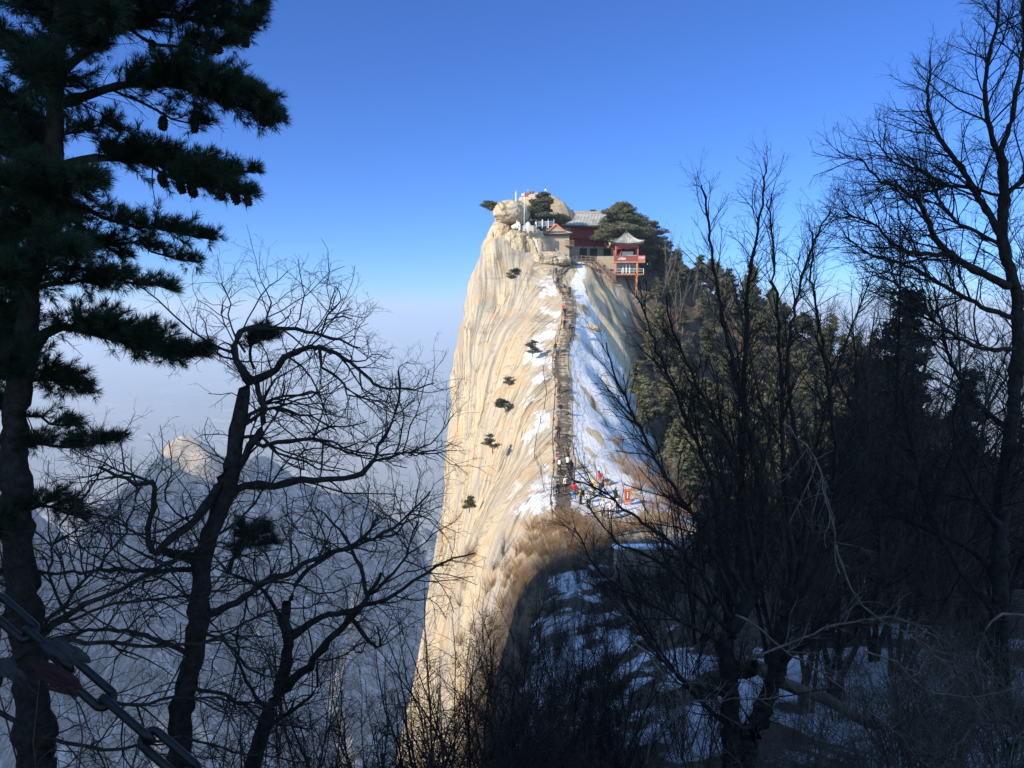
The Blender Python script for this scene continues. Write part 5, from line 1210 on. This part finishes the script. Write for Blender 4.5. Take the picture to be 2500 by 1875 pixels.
for i, (px, Y, sc) in enumerate([(1500,10,1),(1620,9,.8),(1700,8,.7),(1900,8.5,.8),(2000,9.5,.8),(2080,7.6,.8),(2160,8.6,.9),(2240,7.4,.9),(2300,9.6,1),(2360,8,1),(2430,7.2,1),(2480,9,1.1),(2200,11,1),(2330,12.5,1.1),(2430,11.5,1.1),(2100,12.5,.8),(1960,12,.7),(2250,14.5,1.1),(2400,15,1.2),(2080,15.5,.9),(1450,12,1),(1560,13,1),(1850,9.8,.7),(1950,8,.7),(2040,8.6,.8),(2130,9.6,.9),(2190,10.2,.9),(2280,8.6,.9),(2350,10.6,1),(2450,8.8,1),(1780,13.5,.7),(1880,14.5,.7),(2020,14,.8),(2180,13,1),(2300,13.8,1.1),(1640,14,.8),(1520,15.5,.9),(2480,13,1.1)]):
    x_ = (px-1250)/F*Y*1.05; p_ = (x_, Y, ground(x_, Y))
    if i < 2: vs_[i].location = p_; vs_[i].scale = (sc,)*3
    else: copy_thing(vs_[i % 2], p_, rng.uniform(0, 6.28), sc)
# taller brush rooted on the steep slope below, its tops in view
TB = [(.15, (.4, 1.3), .2, .01, 7, .9), (.13, (.14, .55), .24, 0, 6, .85), (.13, (.06, .2), .22, 0, 3, .8)]
tl = [make_shrub('bare_sapling', 'bare brush tree rooted below the lookout, only its twiggy top in view', 6.5, 7, 91+i, M['bark'] if i != 1 else M['bark_brown'], TB, 'bare brush trees below the lookout', .42, .035, 'tree', .11) for i in range(3)]
for i, (px, pyt, Y) in enumerate([(60,1500,6.5),(180,1420,8.5),(300,1530,7),(420,1600,6.2),(560,1500,9),(680,1560,8),(780,1430,10.5),(860,1500,9),(930,1400,11),(1000,1480,9.5),(1060,1380,12),(1180,1500,9.5),(1230,1400,12.5),(1290,1480,10.5),(1350,1300,14),(1400,1450,11),(1460,1560,10),(720,1640,7),(850,1660,6.8),(130,1620,5.8),(250,1350,11),(1180,1300,15),(1300,1560,9),(1520,1380,14),(1140,1500,9),(1090,1560,8),(1190,1620,8.5),(1330,1520,11.5),(1420,1620,10),(1270,1400,16),(1360,1420,15),(1440,1440,16),(1010,1560,8),(900,1600,8.5),(820,1560,9.5),(980,1640,7.4),(1250,1650,8.2),(1360,1640,9)]):
    p = D(px, pyt, Y); g = ground(p.x, Y); sc = max(.35, min(1.6, (p.z-g)/6.3)); o_ = tl[i % 3]
    if i < 3: o_.location = (p.x, Y, g); o_.scale = (sc,)*3
    else:
        random.seed(i); copy_thing(o_, (p.x, Y, g), rng.uniform(0, 6.28), sc)
# bare saplings / trunks in the dark right thicket
ST_ = [(.18, (.5, 2.2), .16, .03, 7, .8), (.2, (.2, .7), .14, .02, 4, .65), (.2, (.1, .3), .15, 0, 3, .6)]
tr = [make_shrub('bare_sapling', 'thin bare sapling in the dark thicket on the near right slope', 7.0, 3, 61+i, M['bark_light'] if i == 1 else M['bark'], ST_, 'bare saplings on the near right slope', .35, .09, 'tree', .04) for i in range(3)]
for i, (x, y) in enumerate(scatter(52, (6, 30), (15, 44), 1.5, lambda x, y: x > 4.5+(y-14)*.15 and x < 2+y*.68 and not (y < 20 and x < 9))):
    loc = (x, y, ground(x, y)); sc = rng.uniform(.7, 1.1)
    if i < 3: tr[i].location = loc; tr[i].scale = (sc,)*3
    else: copy_thing(tr[i % 3], loc, rng.uniform(0, 6.28), sc)
# tall fine-twigged trees whose crowns mesh with the edge tree
TT_ = [(.16, (.6, 2.2), .14, .03, 7, .7), (.15, (.2, .8), .18, .02, 5, .7), (.14, (.08, .3), .18, 0, 3, .7)]
bt = [make_shrub('bare_tree', 'x', 9.0, 4, 111+i, M['bark_brown'] if i else M['bark'], TT_, 'bare trees of the right hand thicket', .32, .075, 'tree', .07) for i in range(3)]
BTL = ['bare tree nearest the many stemmed one in the right thicket', 'bare tree crossing the forested skyline right of the fan tree', 'bare tree left of the tallest dark conifer', 'bare tree in front of the tallest dark conifer', 'bare tree just right of the tallest dark conifer', 'bare tree behind the limbs of the edge tree', 'bare tree meshing with the edge tree trunk', 'short bare tree low in front of the left dark conifer', 'short bare tree low in front of the tallest conifer', 'farthest right bare tree beyond the edge tree trunk', 'bare tree under the pale hanging vine', 'bare tree filling the gap under the edge tree limbs']
for i, (px, pyt, Y) in enumerate([(1930,640,17),(2020,600,20),(2110,570,19),(2190,600,16),(2270,560,21),(2340,640,17),(2420,620,20),(2060,800,14),(2230,820,14.5),(2490,700,18),(2000,900,13.5),(2330,860,15)]):
    p = D(px, pyt, Y); g = ground(p.x, Y); sc = (p.z-g)/9.3; o_ = bt[i % 3]
    if i < 3: o_.location = (p.x, Y, g); o_.scale = (sc,)*3; o_['label'] = BTL[i]
    else: copy_thing(o_, (p.x, Y, g), rng.uniform(0, 6.28), sc, BTL[i])
# sunlit tan brush at the saddle and along the right flank
SB = [(.12, (.25, .7), .10, .05, 4, .5), (.14, (.12, .3), .12, .03, 3, .5)]
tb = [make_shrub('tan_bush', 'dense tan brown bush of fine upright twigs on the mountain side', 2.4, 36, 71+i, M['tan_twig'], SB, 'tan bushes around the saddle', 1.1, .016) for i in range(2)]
gb = [make_shrub('grey_bush', 'grey leafless bush of fine twigs among the pines', 3.4, 22, 75+i, M['grey_twig'], SB, 'grey bushes on the right slope', .8, .03) for i in range(2)]
c0 = True; n_ = 0
for px, py, Y, sc in ((1330,1330,68,1.0),(1358,1312,68.5,1.15),(1385,1300,69,1.1),(1412,1310,68,1.1),(1440,1325,67,1.0),(1300,1360,67.5,.9),(1375,1340,66,1.1),(1420,1350,65,1.0),(1345,1365,65,1.0),(1290,1395,65,.9),(1460,1350,64,1.0),(1320,1400,63,1.0),(1270,1430,62,.9),(1240,1400,66,.8),(1350,1390,62,1.0),(1400,1380,62,1.0),(1440,1370,62,1.0),(1480,1345,63,.9),(1500,1325,66,.9),(1530,1320,67,.9),(1560,1315,68,1.0),(1590,1310,68,1.0),(1620,1300,70,1.0),(1650,1290,71,1.1),(1300,1345,70,.9),(1270,1370,68,.8),(1380,1420,58,1.0),(1330,1440,58,1.0),(1430,1410,58,1.0),(1640,1220,76,1.0),(1680,1250,74,1.1),
   (1530,1110,84,1.1),(1560,1130,82,1.2),(1520,1070,88,1.0),(1590,1160,80,1.1),(1570,1080,88,1.2),(1620,1190,78,1.1),(1510,1020,94,.9),(1610,1110,86,1.1),(1560,1190,78,1.0),(1600,1240,74,1.0),(1640,1140,84,1.1)):
    p = D(px, py, Y); g = ground(p.x, Y); o_ = tb[n_ % 2]
    if n_ < 2: o_.location = (p.x, Y, g); o_.scale = (sc,)*3
    else: copy_thing(o_, (p.x, Y, g), rng.uniform(0, 6.28), sc)
    n_ += 1
for i, (x, y) in enumerate(scatter(75, (17, 75), (80, 182), 3.2, lambda x, y: flank(x+2, y))):
    loc = (x, y, ground(x, y)); sc = rng.uniform(.9, 2.3)
    if i < 2: gb[i].location = loc; gb[i].scale = (sc,)*3
    else: copy_thing(gb[i % 2], loc, rng.uniform(0, 6.28), sc)
# small tufts clinging to the cliff
cb = make_shrub('cliff_shrub', 'x', 1.5, 16, 131, M['grey_twig'], [(.1, (.1, .35), .12, .04, 4, .6)], 'small tufts on the cliff face', 1.3, .012)
first = True
for px, py, sc, lb in ((1183,815,1.1,'grey tuft on the cliff rim below the haze line'),(1168,905,1.3,'dark tuft in the long crack halfway up the cliff'),(1215,780,1.0,'little tuft in the crack above the slab pines'),(1240,722,1.2,'dry tuft just under the crooked cliff pine'),(1125,1000,.9,'lone tuft right on the cliff edge'),(1195,960,.8,'dry tuft between the slab and the crack'),(1165,1120,.9,'tuft low on the striped slab'),(1120,1160,1.0,'tuft near the rim low on the cliff'),(1150,1225,1.6,'bushy tuft on the bulging lower cliff'),(1095,1290,1.1,'lowest tuft on the cliff rim'),(1280,900,.7,'tiny tuft on the yellow slab'),(1255,1010,.7,'tiny tuft left of the outlying chain'),(1205,860,.8,'tuft in the middle of the long crack'),(1140,1060,.9,'tuft on the striped slab near the rim')):
    h_ = hit(px, py)
    if h_ is None: continue
    if first: cb.location = h_; cb.scale = (sc,)*3; cb['label'] = lb; first = False
    else: copy_thing(cb, tuple(h_), rng.uniform(0, 6), sc, lb)
# dry shrubs below the saddle in the shade
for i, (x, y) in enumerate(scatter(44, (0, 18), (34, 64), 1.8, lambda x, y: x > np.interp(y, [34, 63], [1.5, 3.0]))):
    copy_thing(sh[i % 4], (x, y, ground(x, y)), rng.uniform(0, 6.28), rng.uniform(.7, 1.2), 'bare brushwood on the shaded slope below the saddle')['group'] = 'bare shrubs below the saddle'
hb = random.Random(9); n_h = 0
while n_h < 46:
    h_ = hit(hb.uniform(1190, 1560), hb.uniform(1385, 1720))
    if h_ is None or not 26 < h_.y < 68: n_h += .2; continue
    copy_thing(sh[int(n_h) % 4] if h_.y < 60 else tb[int(n_h) % 2], tuple(h_), hb.uniform(0, 6.28), hb.uniform(.5, .95), 'bare shaded bush below the saddle')['group'] = 'bare shrubs below the saddle'; n_h += 1
n_h = 0
while n_h < 44:
    h_ = hit(hb.uniform(1120, 1330), hb.uniform(1330, 1640))
    if h_ is None or not 30 < h_.y < 80: n_h += .2; continue
    k_ = int(n_h) % 4; copy_thing((sh[1], tb[0], gb[1], sh[3])[k_], tuple(h_), hb.uniform(0, 6.28), hb.uniform(.35, .8)*(.7 if k_ == 2 else 1), 'bare shaded bush below the saddle')['group'] = 'bare shrubs below the saddle'; n_h += 1
# bare skyline trees of the summit
SK = [(.3, (.6, 1.6), .15, .05, 5, .6), (.3, (.3, .7), .15, .02, 3, .6)]
for lb, px, pyb, pyt, Y, n, sd in (('small gnarled dead tree on the skyline behind the hall roof', 1420, 545, 505, 182, 2, 81), ('round headed bare tree on the skyline right of the flat pine', 1632, 640, 508, 172, 3, 82), ('bare reddish tree behind the flat topped pine', 1580, 640, 500, 180, 6, 83), ('bare bushy tree right of the pavilion roof', 1620, 700, 545, 162, 6, 84), ('tall bare tree beside the pavilion pillars', 1655, 760, 600, 158, 6, 85), ('bare grey tree on the skyline above the forest', 1690, 760, 610, 165, 5, 86), ('bare tree further down the forested skyline', 1760, 800, 650, 160, 5, 87)):
    b = D(px, pyb, Y); H = D(px, pyt, Y).z-b.z; g = ground(b.x, Y); 
    r_ = make_shrub('bare_tree', lb, H+max(0, b.z-g), n, sd, M['grey_twig'], SK, None, .55, .10, 'tree', .08); r_.location = (b.x, Y, min(g, b.z))
# fallen trunk and stub on the snow
def log(label, a, b, r):
    a = D(*a); b = D(*b); T = Tubes(); P = [tuple(a.lerp(b, k/6)+Vector((0, 0, .04*math.sin(k*2)))) for k in range(7)]; T.add(P, [r*(1-.35*k/6) for k in range(7)])
    tag(link('fallen_branch', T.mesh('fallen_branch', M['bark_light'], 8), None), label, 'log')
log('fallen trunk lying slanted across the shaded snow', (1800, 1610, 11), (2140, 1770, 10.2), .11)
# vines: pale dry stems at the lower right
vt = Traced(7.0, 31)
for L in ([(2040,1330),(2080,1440),(2130,1500),(2230,1560),(2330,1640),(2420,1760)], [(1910,1030),(1950,1060),(1990,1120),(2020,1220),(2040,1330),(2050,1400)], [(1840,1600),(1960,1560),(2070,1515),(2200,1515),(2290,1560)], [(1800,1500),(1860,1540),(1910,1580),(2050,1680),(2200,1800),(2260,1900)], [(2500,1500),(2420,1510),(2390,1600),(2400,1700),(2330,1850)], [(2110,1590),(2190,1620),(2250,1680),(2380,1700),(2500,1680)], [(1560,1900),(1600,1800),(1680,1720),(1790,1710),(1900,1700)], [(1540,1555),(1600,1620),(1660,1700),(1690,1830),(1700,1900)]):
    vt.limb(L, 6, 3, None)
vt.build('dry_vine', 'pale dry vine stems tangled over the lower right corner', 'vine', M['bark_light'], [(.10, (.2, .8), .16, .01, 6, .8), (.12, (.1, .35), .2, 0, 4, .8)], skip=0)

# ------------------------------------------------------------------ labels that tell the repeats apart
ORD = ['first','second','third','fourth','fifth','sixth','seventh','eighth','ninth','tenth','eleventh','twelfth','thirteenth','fourteenth','fifteenth','sixteenth','seventeenth','eighteenth','nineteenth','twentieth','twenty-first','twenty-second','twenty-third','twenty-fourth','twenty-fifth','twenty-sixth','twenty-seventh','twenty-eighth','twenty-ninth','thirtieth']
def relabel(group, what, band, per=12):
    obs = [o for o in COL.objects if o.parent is None and o.get('group') == group and not o.get('own_label')]
    obs.sort(key=lambda o: o.location.y); nb = max(1, round(len(obs)/per)); size = math.ceil(len(obs)/nb)
    for b in range(nb):
        row = sorted(obs[b*size:(b+1)*size], key=lambda o: o.location.x/max(1, o.location.y))
        for i, o in enumerate(row):
            o['label'] = f"{what}, {ORD[i]} from left" + (f" in the {ORD[b]} {band}" if nb > 1 else '')
for o in COL.objects:
    if o.get('group') == 'pines on the right slope' and 'standing in the forest' not in o['label']: o['own_label'] = 1
relabel('pines on the right slope', 'olive pine', 'forest band up from the saddle', 18)
relabel('bare brush trees below the lookout', 'bare twiggy treetop below the lookout', 'row back')
relabel('bare shrubs on the near slope', 'bare shrub on the near snow', 'row back')
relabel('shaded conifers on the near right slope', 'dark shaded conifer in the right thicket', 'row back')
relabel('pale dry brush in the lower right', 'pale dry brush clump low on the right', 'row back')
relabel('bare saplings on the near right slope', 'thin bare sapling in the right thicket', 'row back')
relabel('bare shrubs below the saddle', 'bare shaded bush below the saddle', 'row back')
relabel('tan bushes around the saddle', 'tan twiggy bush near the saddle', 'row back')
relabel('grey bushes on the right slope', 'grey bush among the pines', 'row up the slope')
for o in COL.objects:
    if 'own_label' in o: del o['own_label']
# ------------------------------------------------------------------ iron chain with a knotted cloth, close to the camera
def link_mesh():
    T = []; Lh, Wh, r = .040, .0100, .0048; n = 40; pts = []
    for k in range(n):
        a = 2*math.pi*k/n; x = (Lh-Wh)*(1 if math.cos(a) > 0 else -1)+Wh*math.cos(a); pts.append(Vector((x, Wh*math.sin(a), 0)))
    # even out the straight runs
    P = [Vector((Lh-Wh+Wh*math.cos(a), Wh*math.sin(a), 0)) for a in np.linspace(-math.pi/2, math.pi/2, 15)]+[Vector((-(Lh-Wh)-Wh*math.cos(a), -Wh*math.sin(a), 0)) for a in np.linspace(-math.pi/2, math.pi/2, 15)]
    Q = []
    for i, p in enumerate(P):
        Q.append(p)
        if i in (14, 29):
            nx = P[(i+1) % 30]
            for t_ in (.25, .5, .75): Q.append(p.lerp(nx, t_))
    m = len(Q); kk = 12; V = []
    for i, p in enumerate(Q):
        d = (Q[(i+1) % m]-Q[i-1]).normalized(); nrm = Vector((0, 0, 1)); sd = d.cross(nrm)
        for j in range(kk): a = 2*math.pi*j/kk; V.append(p+(sd*math.cos(a)+nrm*math.sin(a))*r)
    F_ = [[i*kk+j, i*kk+(j+1) % kk, ((i+1) % m)*kk+(j+1) % kk, ((i+1) % m)*kk+j] for i in range(m) for j in range(kk)]
    return np_mesh('link', [tuple(v) for v in V], [np.array(F_)], M['chainmetal'], True)
LM = link_mesh()
a = D(-60, 1432, .94); b = D(540, 1955, .80); root = empty('iron_chain', a); tag(root, 'heavy iron chain crossing the lower left corner close to the viewer', 'chain')
dr = (b-a).normalized(); pitch_ = 2*(.040+.0048)-4*.0048-.001; n = int((b-a).length/pitch_)+2
for i in range(n):
    o = link('link', LM, root, dr*pitch_*i); q = dr.to_track_quat('X', 'Z'); o.rotation_mode = 'QUATERNION'
    from mathutils import Quaternion
    o.rotation_quaternion = q @ Quaternion((1, 0, 0), (R(35) if i % 2 else R(125))+.1*math.sin(i*2.1))
def cloth(label, px, py, Y, sx, sz, mat, seed, name='cloth_strip'):
    c = D(px, py, Y); bm = bmesh.new(); bmesh.ops.create_icosphere(bm, subdivisions=5, radius=1); V = np.array([v.co[:] for v in bm.verts]); Fc = np.array([[v.index for v in f.verts] for f in bm.faces]); bm.free()
    k_ = Y/F; n = np.abs(fbm(V[:, 0]*1.1+seed, V[:, 1]*1.6, V[:, 2]*1.6, 2, seed))*.9+.04*fbm(V[:, 0]*4, V[:, 1]*9, V[:, 2]*9, 2, seed); V = V*(.7+n)[:, None]*np.array([sx*k_, min(sx, sz)*k_*.55, sz*k_])
    an = R(35); V = np.stack([V[:, 0]*math.cos(an)+V[:, 2]*math.sin(an), V[:, 1], -V[:, 0]*math.sin(an)+V[:, 2]*math.cos(an)], 1)
    tag(link(name, np_mesh(name, V, [Fc], mat, True), None, c), label, 'cloth')
cloth('knotted grey cloth strip tied round the iron chain', 160, 1592, .80, 58, 27, M['cloth_grey'], 2)
cloth('dull red cloth wound round the iron chain under the grey strip', 140, 1655, .79, 66, 26, M['cloth_red'], 4)
cloth('grey cloth end hanging left of the iron chain', 15, 1632, .82, 50, 24, M['cloth_grey'], 7)

# ------------------------------------------------------------------ haze
def haze():
    k = bpy.data.materials.new('haze'); k.use_nodes = True; t_ = k.node_tree
    for n_ in list(t_.nodes): t_.nodes.remove(n_)
    out = t_.nodes.new('ShaderNodeOutputMaterial'); v = t_.nodes.new('ShaderNodeVolumePrincipled'); t_.links.new(v.outputs[0], out.inputs['Volume'])
    v.inputs['Color'].default_value = (.66, .77, .90, 1); v.inputs['Density'].default_value = .00020; v.inputs['Anisotropy'].default_value = .1
    me = bpy.data.meshes.new('haze'); x0, x1, y0, y1, z0, z1 = -31000, 31000, -7000, 43000, -800, 72
    me.from_pydata([(x0,y0,z0),(x1,y0,z0),(x1,y1,z0),(x0,y1,z0),(x0,y0,z1),(x1,y0,z1),(x1,y1,z1),(x0,y1,z1)], [], [(3,2,1,0),(4,5,6,7),(0,1,5,4),(1,2,6,5),(2,3,7,6),(3,0,4,7)])
    me.materials.append(k); o = link('haze', me); tag(o, 'pale winter haze lying over the plain', 'haze', kind='stuff')
haze()
